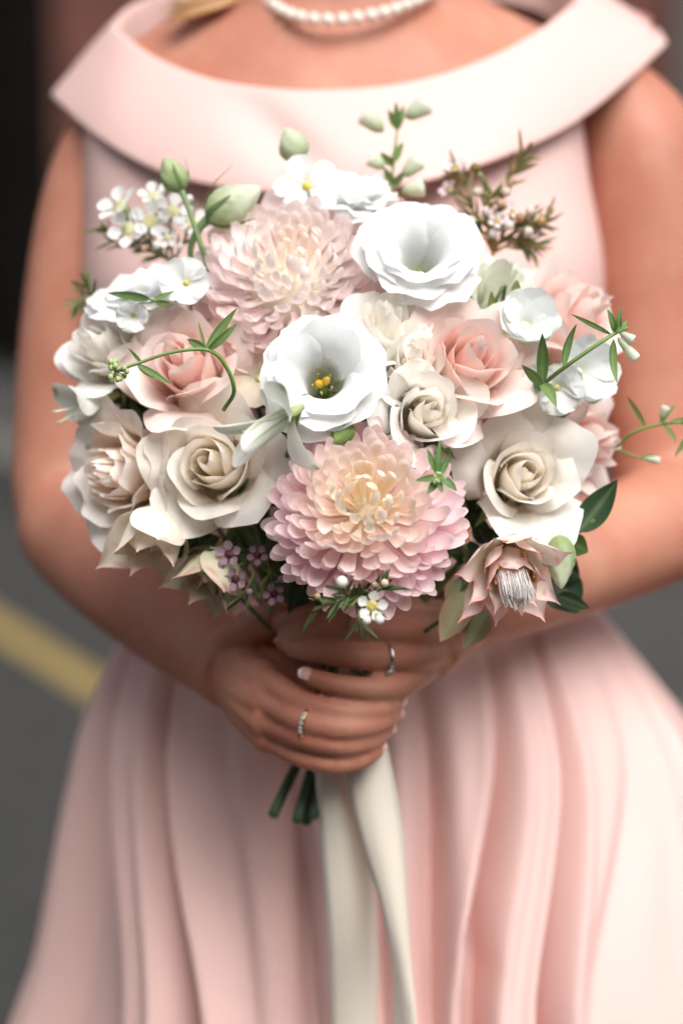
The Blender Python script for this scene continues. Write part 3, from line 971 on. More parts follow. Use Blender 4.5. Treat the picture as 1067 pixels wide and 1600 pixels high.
# rings
def ring(name, label, mat, px, py, d, axis_px, R, r, stones):
    pos = at(px, py, d)
    ax = (at(*axis_px[1]) - at(*axis_px[0])).normalized()
    root = thing(name, label, 'ring', frame_matrix(pos, ax))
    V, F = [], []
    n, k = 36, 8
    for i in range(n):
        a = 2 * math.pi * i / n
        for j in range(k):
            b = 2 * math.pi * j / k
            rr = R + r * math.cos(b) * .7
            V.append((rr * math.cos(a), rr * math.sin(a), r * math.sin(b)))
    for i in range(n):
        for j in range(k):
            F.append((i * k + j, ((i + 1) % n) * k + j, ((i + 1) % n) * k + (j + 1) % k, i * k + (j + 1) % k))
    obj('band', mesh_from('band', V, F, mat), root)
    inv = root.matrix_world.inverted()
    for (dx, dy, dz, sr) in stones:
        w = inv.to_3x3() @ (CR * dx + CU * dy - CF * dz)
        w.z = 0; w = w.normalized() * (R + r * .6)
        V, F = [], []
        m = 8
        q = w.normalized().to_track_quat('Z', 'Y').to_matrix().to_4x4(); q.translation = w
        for i in range(m):
            a = 2 * math.pi * i / m
            V += [q @ Vector((sr * math.cos(a), sr * math.sin(a), 0)), q @ Vector((sr * .6 * math.cos(a + .39), sr * .6 * math.sin(a + .39), sr * .45))]
        V += [q @ Vector((0, 0, -sr * .7))]
        for i in range(m):
            i2 = (i + 1) % m
            F += [(2 * i, 2 * i2, 2 * i + 1), (2 * i + 1, 2 * i2, 2 * i2 + 1), (2 * m, 2 * i2, 2 * i)]
        F.append([2 * i + 1 for i in range(m)])
        obj('stone', mesh_from('stone', V, F, M_STONE, smooth_shade=False), root)
ring('silver_ring', 'silver ring with clear stones on a finger of the upper hand', M_SILVER, 600, 1028, 1.4585, ((640, 1028, 1.470), (570, 1027, 1.452)), .0096, .0013,
     [(0, -.75, .7, .0032), (.25, -.75, .7, .0018), (-.0, -.45, .9, .0016)])
ring('gold_ring', 'gold band set with small stones on a finger of the lower hand', M_GOLD, 482, 1129, 1.4495, ((460, 1119, 1.456), (510, 1133, 1.447)), .0094, .0018,
     [(0, y, 1, .0017) for y in (.55, .25, -.05, -.35, -.65)])

# cream ribbon: two tails hanging from the grip
def ribbon_tail(name, left, right, root, n=40, m=7, curl=.004):
    Lp, Rp = [Vector(q) for q in catmull([tuple(at(*q)) for q in left], n)], [Vector(q) for q in catmull([tuple(at(*q)) for q in right], n)]
    V = []
    inv = root.matrix_world.inverted()
    for j in range(n):
        for i in range(m):
            f = i / (m - 1)
            q = Lp[j].lerp(Rp[j], f)
            w = (Rp[j] - Lp[j]).length
            q = q - CF * (math.sin(f * math.pi) * curl * w / .025 + .003 * math.sin(j * .35 + f * 2) * j / n)
            V.append(inv @ q)
    o = obj(name, mesh_from(name, V, grid_faces(m, n), M_CREAM), root)
    s = o.modifiers.new('solid', 'SOLIDIFY'); s.thickness = .0004
    return o
rb = thing('satin_ribbon', 'cream satin ribbon with two long tails hanging below the hands', 'ribbon', Matrix.Translation(at(545, 1180, 1.50)))
ribbon_tail('ribbon_tail', [(486, 1140, 1.497), (494, 1230, 1.50), (502, 1330, 1.51), (512, 1450, 1.525), (518, 1620, 1.555), (520, 1900, 1.60)],
            [(560, 1140, 1.494), (566, 1230, 1.50), (576, 1330, 1.512), (588, 1450, 1.532), (590, 1620, 1.565), (596, 1900, 1.61)], rb)
ribbon_tail('ribbon_tail', [(530, 1130, 1.490), (538, 1205, 1.488), (562, 1310, 1.490), (596, 1420, 1.500), (612, 1510, 1.515), (616, 1620, 1.535), (622, 1900, 1.59)],
            [(596, 1130, 1.492), (612, 1200, 1.492), (629, 1300, 1.497), (636, 1410, 1.503), (642, 1510, 1.507), (652, 1620, 1.520), (662, 1900, 1.57)], rb, curl=.007)
# turns of ribbon round the stems, inside the hands
v, f = smooth_tube([tuple(rb.matrix_world.inverted() @ (GRIP - GRIP_DIR * .03)) + (.019,), tuple(rb.matrix_world.inverted() @ GRIP) + (.019,), tuple(rb.matrix_world.inverted() @ (GRIP + GRIP_DIR * .035)) + (.018,)], 8, 20, False)
obj('wrap', mesh_from('wrap', v, f, M_CREAM), rb)
# ------------------------------------------------------------------ builders for buds, sprigs, proteas, florets and leaves
def pcol(v, c):
    return [c] * len(v), [(0, i / max(1, len(v)), 0) for i in range(len(v))]

def part_tube(name, root, pts, n=14, seg=7, col=None, col2=None, mat=None):
    """pts = world points with radius, made in the space of root"""
    inv = root.matrix_world.inverted()
    ctrl = [tuple(inv @ Vector(q[:3])) + (q[3],) for q in pts]
    v, f = smooth_tube(ctrl, n, seg)
    c1 = col or STEM_COL; c2 = col2 or c1
    cols = [mixc(c1, c2, (i // seg) / n) for i in range(len(v))]
    return obj(name, mesh_from(name, v, f, mat or M_STEM, cols, [(0, i / len(v), 0) for i in range(len(v))]), root)

def aim(root, base, tip, up=None, spin=0.0):
    """matrix in root space: local +Y from base to tip (world), +Z roughly towards 'up' (world)"""
    y = (tip - base).normalized()
    u = up if up is not None else -CF
    z = (u - y * u.dot(y)).normalized()
    x = y.cross(z)
    m = Matrix((x, y, z)).transposed().to_4x4()
    m.translation = base
    return root.matrix_world.inverted() @ m @ Matrix.Rotation(spin, 4, 'Y')

def leaf(root, base, tip, width, col, rnd, bend=-.3, cup=.25, up=None, spin=0.0, name='leaf', sharp=1.0, edge=None, mat=None, nu=5, nv=10, wide=.4, side=0.0, parent=None):
    L = (tip - base).length
    wf = lambda t: width * (math.sin(math.pi * (t ** (math.log(.5) / math.log(wide)))) ** .9) * 1.0 + .0002
    me = strap(name, mat or M_LEAF, L * 1.03, wf, lambda t: bend * (t - .5) * 2, cup, rnd, leaf_col(col, edge), nu=nu, nv=nv, side=side)
    return obj(name, me, root, aim(root, base, tip, up, spin))

def bud(label, px, py, d, tippx, Lpx, Wpx, stem_pts, seed, col='b9c79c', tipc='e6ead6', name='lisianthus_bud', sep=True, below=None, sepL=.9, group='closed lisianthus buds', grip=True):
    """closed bud: (px, py) is its base, tippx its tip (px, py, d)"""
    rnd = random.Random(seed)
    base, tip = at(px, py, d), at(*tippx)
    ax = (tip - base).normalized()
    L = (tip - base).length
    W = mm(Wpx, d) / 2
    root = thing(name, label, 'flower bud', frame_matrix(base, ax, rnd.uniform(0, 6)), group)
    c1, c2 = lin(col), lin(tipc)
    V, C, U = [], [], []
    nu, nv = 30, 22
    prof = [(0, .30), (.06, .62), (.18, .90), (.34, 1.0), (.52, .92), (.72, .68), (.88, .40), (.97, .2), (1.0, .05)]
    for j in range(nv):
        t = j / (nv - 1)
        for a, b in zip(prof, prof[1:]):
            if a[0] <= t <= b[0]:
                w = lerp(a[1], b[1], (t - a[0]) / (b[0] - a[0])); break
        for i in range(nu):
            a = 2 * math.pi * i / nu
            k = a * 5 / 6.2832 + t * 1.1                    # five petals wound round each other
            fr = k % 1.0
            rr = W * w * (1 + .16 * (fr - .5) * smooth(.05, .4, t))
            V.append((rr * math.cos(a), rr * math.sin(a), L * t))
            C.append(mixc(c1, c2, smooth(.1, .9, t) * .8 + .25 * (fr - .3))); U.append((fr, t, 0))
    F = [(j * nu + i, j * nu + (i + 1) % nu, (j + 1) * nu + (i + 1) % nu, (j + 1) * nu + i) for j in range(nv - 1) for i in range(nu)]
    obj('bud', mesh_from('bud', V, F, M_PETAL, C, U), root)
    if sep:
        for k in range(5):
            a0 = rnd.uniform(.0, .1)
            me = strap('sepal', M_LEAF, L * sepL * rnd.uniform(.75, 1.1), lambda t: W * .20 * (1 - t) ** .6 + .0002, lambda t: lerp(.55, 1.75, min(1, t * 1.2)) - a0 - .5 * smooth(.6, 1, t), .3, rnd, leaf_col(lin('71894f')), nu=3, nv=9)
            obj('sepal', me, root, Matrix.Rotation(k * 1.2566, 4, 'Z') @ Matrix.Translation((0, W * .35, -L * .01)))
    if stem_pts:
        part_tube('stem', root, [tuple(base + ax * L * .03) + (W * .28,)] + [tuple(at(*q[:3])) + (q[3],) for q in stem_pts], 16, 8, lin('7d9468'), lin('6a7f50'))
    return root

def protea(label, cx, cy, dpx, d, fc, spin, seed, base='d9d6b4', mid='efd9c6', tip='d9767c', n=22, tuft=True, openness=1.0, group='blushing proteas', edge=None, Lk=1.0, Wk=1.0, tk=1.0):
    rnd = random.Random(seed)
    R = mm(dpx, d) / 2
    fw = face(*fc)
    loc = at(cx, cy, d) - fw * R * .55
    root = thing('protea', label, 'protea', frame_matrix(loc, fw, spin), group)
    cb, cm, ct = lin(base), lin(mid), lin(tip)
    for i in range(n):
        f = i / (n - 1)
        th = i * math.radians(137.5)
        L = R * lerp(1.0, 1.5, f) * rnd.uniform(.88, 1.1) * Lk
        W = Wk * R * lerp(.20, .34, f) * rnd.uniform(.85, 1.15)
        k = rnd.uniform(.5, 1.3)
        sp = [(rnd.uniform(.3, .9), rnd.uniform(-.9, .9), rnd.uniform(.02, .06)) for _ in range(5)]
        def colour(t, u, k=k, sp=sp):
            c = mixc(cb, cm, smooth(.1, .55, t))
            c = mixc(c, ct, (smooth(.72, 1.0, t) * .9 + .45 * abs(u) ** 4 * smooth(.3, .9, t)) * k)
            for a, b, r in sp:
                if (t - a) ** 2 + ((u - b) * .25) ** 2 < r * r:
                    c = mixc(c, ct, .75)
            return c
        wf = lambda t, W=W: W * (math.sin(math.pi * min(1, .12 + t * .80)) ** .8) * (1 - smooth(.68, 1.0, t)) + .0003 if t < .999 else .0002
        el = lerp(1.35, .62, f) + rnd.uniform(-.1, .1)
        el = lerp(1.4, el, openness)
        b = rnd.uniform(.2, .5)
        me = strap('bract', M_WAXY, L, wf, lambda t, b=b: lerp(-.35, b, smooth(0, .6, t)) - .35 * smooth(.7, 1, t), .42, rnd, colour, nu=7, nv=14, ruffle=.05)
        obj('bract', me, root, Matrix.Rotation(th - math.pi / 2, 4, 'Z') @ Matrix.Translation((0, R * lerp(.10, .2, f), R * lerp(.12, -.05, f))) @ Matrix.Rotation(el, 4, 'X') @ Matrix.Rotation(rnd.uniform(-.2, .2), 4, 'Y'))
    if tuft:
        vf, C = [], []
        for k in range(320):
            a, q = rnd.uniform(0, 6.283), rnd.random() ** .25
            h = tk * R * (1.75 - .2 * q) * rnd.uniform(.85, 1.1)
            b0 = R * .26 * q
            t1 = R * (.30 * q + rnd.uniform(-.07, .07))
            vf.append(smooth_tube([(b0 * math.cos(a), b0 * math.sin(a), 0, .0005), (R * .315 * q * math.cos(a), R * .315 * q * math.sin(a), h * .55, .0006), (t1 * math.cos(a + .1), t1 * math.sin(a + .1), h, .00015)], 5, 3, False))
        vf.append(smooth_tube([(0, 0, 0, R * .24), (0, 0, tk * R * .6, R * .30), (0, 0, tk * R * 1.2, R * .28), (0, 0, tk * R * 1.5, R * .2), (0, 0, tk * R * 1.62, R * .05)], 10, 12))
        v, f_ = merge(*vf)
        C = [mixc(lin('d99c4f'), lin('faf6f2'), smooth(R * .15, R * .5, q[2])) for q in v]
        o = obj('tuft', mesh_from('tuft', v, f_, M_PETAL, C, [(0, 0, 0)] * len(v)), root); o['kind'] = 'stuff'
        for k in range(26):
            a = rnd.uniform(0, 6.283)
            r1 = R * rnd.uniform(.30, .42); h = R * rnd.uniform(.55, .95)
            v, f_ = smooth_tube([(r1 * .5 * math.cos(a), r1 * .5 * math.sin(a), 0, .0005), (r1 * math.cos(a), r1 * math.sin(a), h * .6, .0006), (r1 * 1.1 * math.cos(a + .1), r1 * 1.1 * math.sin(a + .1), h, .0009)], 7, 5)
            obj('stamen', mesh_from('stamen', v, f_, M_STEM, *pcol(v, lin('d3a04c'))), root)
    v, f_ = sphere_data((0, 0, 0), R * .28, 10, 7, .8)
    obj('receptacle', mesh_from('receptacle', v, f_, M_STEM, *pcol(v, lin('9c9a6a'))), root)
    stem_to_grip(root, loc - fw * R * .2, .0025)
    return root

def floret_parts(root, parent, m, R, rnd, col, centre, n=5, cup=.35, rise=.35, wide=.62, tipc=None, cr=.13, spots=None):
    """n rounded petals and a small heart, in the space of parent"""
    c1 = lin(col); c2 = lin(tipc) if tipc else c1
    for k in range(n):
        def colour(t, u):
            c = mixc(mixc(c1, lin('dfe3c0'), .5), c1, smooth(.0, .35, t))
            if tipc and abs(u) < .45 and t > .86: c = c2
            return c
        L = R * rnd.uniform(.92, 1.06)
        wf = lambda t: R * wide * (.18 + .82 * smooth(.0, .6, t)) * math.sqrt(max(.03, 1 - max(0, (t - .62) / .39) ** 2.3))
        me = strap('petal', M_PETAL, L, wf, lambda t: rise + .5 * (.4 - t) * cup * 3, cup, rnd, colour, nu=7, nv=8, ruffle=.06)
        obj('petal', me, parent, m @ Matrix.Rotation(k * 6.2832 / n + rnd.uniform(-.12, .12), 4, 'Z') @ Matrix.Translation((0, R * .10, 0)) @ Matrix.Rotation(rnd.uniform(-.15, .15), 4, 'Y'))
    v, f_ = xform(sphere_data((0, 0, R * .04), R * cr, 10, 7, .8), m)
    obj('heart', mesh_from('heart', v, f_, M_STEM, *pcol(v, lin(centre))), parent)

def delphinium(label, cx, cy, dpx, d, fc, spin, seed, stem=True, **kw):
    rnd = random.Random(seed)
    R = mm(dpx, d) / 2
    fw = face(*fc)
    loc = at(cx, cy, d) - fw * R * .25
    root = thing('delphinium_floret', label, 'flower', frame_matrix(loc, fw, spin), 'white delphinium florets')
    kw.setdefault('col', 'f3f5f3'); kw.setdefault('centre', 'c9c98a')
    floret_parts(root, root, Matrix.Identity(4), R, rnd, kw.pop('col'), kw.pop('centre'), **kw)
    if stem: stem_to_grip(root, loc, .0012, col=lin('8ea36f'))
    return root

def waxflower(label, base, tips, seed, needles=60, needle_px=38, col='4f6440', blossoms=(), buds=(), group='waxflower sprigs', bcol='f4f2ee', bcentre='b5a45a', stemc='7f7a4c', budc='eeeae4', extra=None, tipcol=None, nz=.01):
    """base (px,py,d); tips: list of lists of (px,py,d) along every twig from the base; blossoms (px,py,d,diam,fc); buds (px,py,d,diam)"""
    rnd = random.Random(seed)
    b = at(*base)
    root = thing('waxflower_sprig', label, 'flower sprig', Matrix.Translation(b), group)
    inv = root.matrix_world.inverted()
    twigs = []
    for tw in tips:
        pts = [b] + [at(*q) for q in tw]
        twigs.append(pts)
        part_tube('twig', root, [tuple(p_) + (lerp(.0011, .0006, i / (len(pts) - 1)),) for i, p_ in enumerate(pts)], 10, 5, lin(stemc))
    dense = [[Vector(q) for q in catmull([tuple(p_) for p_ in pts], 24)] for pts in twigs]
    metas = []
    for v_ in range(5):
        metas.append(strap('needle_leaf', M_LEAF, 1.0, lambda t: .058 * (math.sin(math.pi * min(1, .15 + t * .85)) ** .7) + .002, lambda t, v_=v_: lerp(-.15, .25, v_ / 4) * (t - .3), .3, rnd,
                           leaf_col(mixc(lin(col), lin(tipcol or '7d8c50'), v_ / 6), vein=False), nu=3, nv=6))
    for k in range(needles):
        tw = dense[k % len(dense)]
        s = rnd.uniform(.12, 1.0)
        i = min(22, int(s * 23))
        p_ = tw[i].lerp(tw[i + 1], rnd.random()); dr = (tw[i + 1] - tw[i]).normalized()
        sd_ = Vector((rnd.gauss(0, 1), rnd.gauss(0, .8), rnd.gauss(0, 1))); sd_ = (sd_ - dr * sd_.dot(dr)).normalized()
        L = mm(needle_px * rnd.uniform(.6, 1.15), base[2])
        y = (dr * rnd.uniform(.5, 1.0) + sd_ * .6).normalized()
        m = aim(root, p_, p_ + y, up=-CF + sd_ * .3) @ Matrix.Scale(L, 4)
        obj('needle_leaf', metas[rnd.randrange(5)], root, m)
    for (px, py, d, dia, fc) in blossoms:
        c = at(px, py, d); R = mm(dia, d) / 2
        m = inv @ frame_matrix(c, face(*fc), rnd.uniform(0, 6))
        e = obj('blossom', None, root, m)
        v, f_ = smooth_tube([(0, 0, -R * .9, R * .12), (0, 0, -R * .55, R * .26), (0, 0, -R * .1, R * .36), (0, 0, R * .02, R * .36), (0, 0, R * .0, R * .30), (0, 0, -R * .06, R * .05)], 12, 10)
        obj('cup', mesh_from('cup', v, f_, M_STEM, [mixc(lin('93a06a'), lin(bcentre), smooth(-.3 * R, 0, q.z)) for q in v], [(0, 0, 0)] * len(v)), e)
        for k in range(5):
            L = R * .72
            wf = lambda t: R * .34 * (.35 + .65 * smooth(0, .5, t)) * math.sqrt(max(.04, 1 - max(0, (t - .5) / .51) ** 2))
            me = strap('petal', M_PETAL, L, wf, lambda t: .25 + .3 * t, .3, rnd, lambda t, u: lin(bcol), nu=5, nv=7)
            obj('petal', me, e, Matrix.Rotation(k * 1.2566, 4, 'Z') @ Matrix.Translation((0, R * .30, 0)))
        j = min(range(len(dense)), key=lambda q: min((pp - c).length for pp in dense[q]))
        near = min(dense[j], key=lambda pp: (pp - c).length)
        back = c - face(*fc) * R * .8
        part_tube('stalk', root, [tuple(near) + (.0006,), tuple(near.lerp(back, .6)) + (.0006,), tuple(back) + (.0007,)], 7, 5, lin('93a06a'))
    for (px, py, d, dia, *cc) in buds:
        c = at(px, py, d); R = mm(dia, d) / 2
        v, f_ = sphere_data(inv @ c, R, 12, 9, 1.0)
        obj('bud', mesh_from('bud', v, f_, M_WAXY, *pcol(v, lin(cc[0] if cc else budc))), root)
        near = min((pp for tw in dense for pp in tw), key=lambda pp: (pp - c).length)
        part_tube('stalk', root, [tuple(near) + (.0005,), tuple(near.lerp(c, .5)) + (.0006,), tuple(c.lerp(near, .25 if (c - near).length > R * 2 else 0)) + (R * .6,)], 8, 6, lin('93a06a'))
    st = b
    part_tube('stem', root, [tuple(b) + (.0011,), tuple(b.lerp(GRIP, .4) + Vector((0, .02, 0))) + (.0013,), tuple(GRIP) + (.0014,)], 9, 5, lin(stemc))
    return root

def tendril(label, stem_px, leaves, seed, r=.0011, cluster=None, col='7f9a5c', leafc='5f7f45', group='curling green tendrils', name='tendril_sprig', buds=()):
    """stem_px [(px,py,d)...]; leaves [(bx,by,bd,tx,ty,td,width_px,bend)]; cluster (px,py,d,diam) of tiny buds"""
    rnd = random.Random(seed)
    pts = [at(*q) for q in stem_px]
    root = thing(name, label, 'greenery', Matrix.Translation(pts[0]), group)
    part_tube('stem', root, [tuple(p_) + (lerp(r, r * .7, i / (len(pts) - 1)),) for i, p_ in enumerate(pts)], 30, 7, lin('6f8a4e'), lin(col))
    for (bx, by, bd_, tx, ty, td, w, bend) in leaves:
        leaf(root, at(bx, by, bd_), at(tx, ty, td), mm(w, bd_) / 2, mixc(lin(leafc), lin('86a05c'), rnd.uniform(0, .5)), rnd, bend=bend, cup=.3, spin=rnd.uniform(-.5, .5), side=rnd.uniform(-.08, .08))
    for (x0, y0, d0, x1, y1, d1, w) in buds:
        p0, p1 = at(x0, y0, d0), at(x1, y1, d1)
        W = mm(w, d0) / 2
        inv = root.matrix_world.inverted()
        pr = [(0, .2), (.2, .62), (.5, .8), (.85, 1.0), (.98, .85), (1, .3)]
        v, f_ = smooth_tube([tuple(inv @ p0.lerp(p1, t)) + (W * w_,) for t, w_ in pr], 12, 10)
        obj('bud', mesh_from('bud', v, f_, M_PETAL, [mixc(lin('a9ba84'), lin('eef0e2'), min(1, i / len(v) * 1.6)) for i in range(len(v))], [(0, 0, 0)] * len(v)), root)
    if cluster:
        cx, cy, cd, dia = cluster
        c = at(cx, cy, cd)
        inv = root.matrix_world.inverted()
        for k in range(16):
            dr = Vector((rnd.gauss(0, 1), rnd.gauss(0, 1), rnd.gauss(0, 1))).normalized()
            e = c + dr * mm(dia, cd) * rnd.uniform(.25, .5)
            part_tube('stalk', root, [tuple(c) + (.0004,), tuple(c.lerp(e, .5)) + (.0004,), tuple(e) + (.0005,)], 4, 5, lin('8fa86a'))
            v, f_ = sphere_data(inv @ e, mm(dia * .11, cd) , 8, 6, 1.2)
            obj('bud', mesh_from('bud', v, f_, M_STEM, *pcol(v, lin('b4c48c'))), root)
    return root

def leaf_sprig(label, stem_px, leaves, seed, group='dark green leaves', col='3d5533', name='leaf_sprig', edge=None, to_grip=True):
    """leaves [(bx,by,bd, tx,ty,td, width_px, bend, colour or None)]"""
    rnd = random.Random(seed)
    pts = [at(*q) for q in stem_px]
    root = thing(name, label, 'greenery', Matrix.Translation(pts[0]), group)
    part_tube('stem', root, [tuple(p_) + (.0012,) for p_ in pts] + ([tuple(GRIP + Vector((0, .005, 0))) + (.0014,)] if to_grip else []), 14, 6, lin('566b40'))
    for (bx, by, bd_, tx, ty, td, w, bend, c) in leaves:
        leaf(root, at(bx, by, bd_), at(tx, ty, td), mm(w, bd_) / 2, lin(c or col), rnd, bend=bend, cup=.2, spin=rnd.uniform(-.35, .35), edge=lin(edge) if edge else None, nu=7, nv=12, side=rnd.uniform(-.1, .1))
    return root

def trumpet(label, cx, cy, d, axis, Lpx, seed, petals, stem, spin=0.0, group='striped white trumpet flowers'):
    """slender lily like bloom: three striped inner petals forming a tube, broad outer petals folded back.
    (cx, cy, d) is the throat; petals = list of (angle, elevation, length px, width px, kind)"""
    rnd = random.Random(seed)
    ax = face(*axis)
    loc = at(cx, cy, d)
    root = thing('trumpet_flower', label, 'flower', frame_matrix(loc, ax, spin), group)
    W_, G_ = lin('f1f1ea'), lin('93aa66')
    for (ang, el, Lp, Wp, kind) in petals:
        L, W = mm(Lp, d), mm(Wp, d) / 2
        if kind == 'in':
            def colour(t, u):
                s = max(0, math.cos(u * 7.5)) ** 6
                return mixc(W_, G_, .75 * s * smooth(1.0, .55, t) + .35 * smooth(.3, 0, t))
            wf = lambda t: W * (.35 + .65 * math.sin(math.pi * min(1, .1 + t * .75))) * math.sqrt(max(.02, 1 - max(0, (t - .8) / .21) ** 2))
            af = lambda t: lerp(.15, -.2, t)
        else:
            def colour(t, u):
                c = mixc(G_, W_, smooth(0, .3, t) * .9 + .1 * abs(u))
                return mixc(c, lin('7fa04e'), smooth(.86, .97, t) * (1 - abs(u)) * 1.3)
            wf = lambda t: W * (.25 + .75 * smooth(0, .55, t)) * math.sqrt(max(.02, 1 - max(0, (t - .66) / .35) ** 2.2))
            af = lambda t: lerp(.35, -.75, t)
        me = strap('petal', M_PETAL, L, wf, af, .5 if kind == 'in' else .22, rnd, colour, nu=11, nv=14, ruffle=.04)
        obj('petal', me, root, Matrix.Rotation(ang, 4, 'Z') @ Matrix.Translation((0, .002, 0)) @ Matrix.Rotation(el, 4, 'X'))
    for k in range(4):
        v, f_ = smooth_tube([(0, 0, 0, .0005), (.002 * math.cos(k * 1.6), .002 * math.sin(k * 1.6), mm(50, d), .0005), (.005 * math.cos(k * 1.6), .005 * math.sin(k * 1.6), mm(88, d), .0006)], 8, 5)
        obj('stamen', mesh_from('stamen', v, f_, M_STEM, *pcol(v, lin('dfe3c8'))), root)
    v, f_ = smooth_tube([(0, 0, -.008, .0018), (0, 0, -.003, .0030), (0, 0, .003, .0032), (0, 0, .006, .0015)], 8, 9)
    obj('ovary', mesh_from('ovary', v, f_, M_STEM, *pcol(v, lin('a3b07c'))), root)
    part_tube('stem', root, [tuple(loc - ax * .006) + (.0016,)] + [tuple(at(*q)) + (.0016,) for q in stem] + [tuple(GRIP) + (.0016,)], 16, 7)
    return root
# ------------------------------------------------------------------ the bouquet, flower by flower
chrysanthemum('chrysanthemum', 'pink chrysanthemum with peach heart low in the bouquet above the hands', 572, 796, 318, 1.375, (.0, .38, 1), .3, 11,
              ['fdecca', 'fff6ea', 'fff0ec', 'ffe4ea', 'ffeeec'], n=300, wide=.86, core=.30, gmax=1.75, droop=.92, lift=.12)
chrysanthemum('chrysanthemum', 'blush white chrysanthemum high in the bouquet below the top buds', 455, 446, 348, 1.458, (-.02, .60, 1), 1.3, 12,
              ['fff0e2', 'fff6f3', 'fff1f0', 'ffebea', 'ffdcd9'], n=300, lift=.0, wide=.80, core=.45, gmax=2.1, droop=.78, deepk=.10)
# roses
PK = dict(inner='fad3c8', outer='fde8e0', base='fce8d4', edge='fff6f1')
rose('rose', 'big cream white rose at lower left beside the striped trumpet flower', 'large white roses', 325, 722, 208, 1.405, (-.15, .1, 1), .5, 21, n=18, heart=.14, nmin=2.0, inner='fff6e8', outer='fffbf4', base='fff1dc')
rose('rose', 'big cream white rose at lower right above the spotted protea', 'large white roses', 822, 738, 192, 1.408, (.12, .12, 1), 2.1, 22, n=18, heart=.14, nmin=2.0, open_=.8, inner='fff7ea', outer='fffcf6', base='fff2de')
rose('rose', 'pink rose at left behind the arching green tendril', 'pink roses', 278, 562, 185, 1.418, (-.3, .45, 1), 1.0, 31, n=19, **PK)
rose('rose', 'peach pink rose with tight spiral heart right of the white spray roses', 'pink roses', 742, 552, 205, 1.395, (.28, .40, 1), .2, 32, n=18, open_=.7, **PK)
rose('rose', 'pink rose at the right edge behind the right tendril', 'pink roses', 915, 488, 185, 1.475, (.75, .5, .6), .2, 33, n=18, open_=.6, **PK)
rose('rose', 'pink rose tucked behind the big white rose at right', 'pink roses', 930, 692, 175, 1.47, (.95, .0, .45), 1.2, 34, n=18, open_=.6, **PK)
rose('rose', 'pale pink rose half hidden behind the top lisianthus', 'pink roses', 620, 345, 165, 1.50, (-.1, 1, .35), .9, 35, n=17, open_=.8, inner='f3c4ba', outer='f7dcd4', base='f3d9b4', edge='fbeee8')
rose('rose', 'pale pink rose peeking out behind the left of the blush chrysanthemum', 'pink roses', 415, 368, 120, 1.50, (-.2, 1, .3), .4, 36, n=15, open_=.8, inner='f3c4ba', outer='f7dcd4', base='f3d9b4', edge='fbeee8')
rose('rose', 'pale pink rose deep between blush chrysanthemum and top lisianthus', 'pink roses', 575, 420, 120, 1.49, (.0, .6, .8), .9, 38, n=15, inner='f3c4ba', outer='f7dcd4', base='f3d9b4', edge='fbeee8')
rose('garden_rose', 'ruffled peach cream garden rose at the far left edge facing left', None, 172, 742, 205, 1.44, (-.72, -.05, .75), .3, 37, n=30, inner='fee6d0', outer='fff4ea', base='fedcc2', edge='fffcf9', ruffle=.10, point=0, roll=.3, low=.7, depth=.55, heart=.12, nmin=1.3, lip=.03)
SP = dict(inner='fffaf0', outer='fffdf8', base='fff5e4', point=0.02, ruffle=.06, lip=.06, roll=.35, hz=1.14, heart=.14, nmin=1.8)
rose('spray_rose', 'creamy spray rose directly above the two tight spray roses', 'white spray roses', 597, 505, 148, 1.405, (.0, .65, .9), .3, 51, n=17, **SP)
rose('spray_rose', 'small creamy spray rose with visible spiral heart between two others', 'white spray roses', 645, 562, 138, 1.395, (.1, .55, .9), 1.3, 52, n=16, **SP)
rose('spray_rose', 'frontmost ruffled spray rose below the other spray roses', 'white spray roses', 672, 642, 160, 1.378, (.15, .15, 1), 2.3, 53, n=17, open_=.5, depth=.8, **SP)
rose('spray_rose', 'white spray rose at the left edge beside the pink rose', 'white spray roses', 150, 540, 140, 1.45, (-.5, .35, .8), .7, 54, n=17, **SP)
rose('spray_rose', 'greenish white spray rose under the upper right waxflower', 'white spray roses', 785, 440, 150, 1.455, (.25, .75, .7), 1.7, 55, n=16, open_=.5, inner='eef0dc', outer='f2f4ea', base='d5ddb0', point=0.02, ruffle=.05, depth=.8)
# lisianthus
lisianthus('lisianthus', 'white open lisianthus with yellow stigma in the middle of the bouquet', 'white lisianthus blooms', 503, 583, 178, 1.378, (-.02, .25, 1), .4, 41, ruffle=.05, throat=.40, depth=.85)
lisianthus('lisianthus', 'white cup shaped lisianthus at right of the blush chrysanthemum', 'white lisianthus blooms', 655, 388, 178, 1.42, (.0, .6, .9), 1.4, 42, stigma=False, ruffle=.05, throat=.38, depth=.85)
lisianthus('lisianthus', 'white lisianthus at the very top behind the star shaped floret', 'white lisianthus blooms', 548, 300, 140, 1.475, (.1, .9, .5), 1.1, 43, stigma=False, n=12, ruffle=.12)
lisianthus('lisianthus', 'flat white lisianthus at upper left seen from its side', 'white lisianthus blooms', 232, 440, 190, 1.46, (-.25, .95, .42), .2, 44, stigma=False, n=16, flare=.15, ruffle=.11, throat=.2, depth=.45, loww=.6)
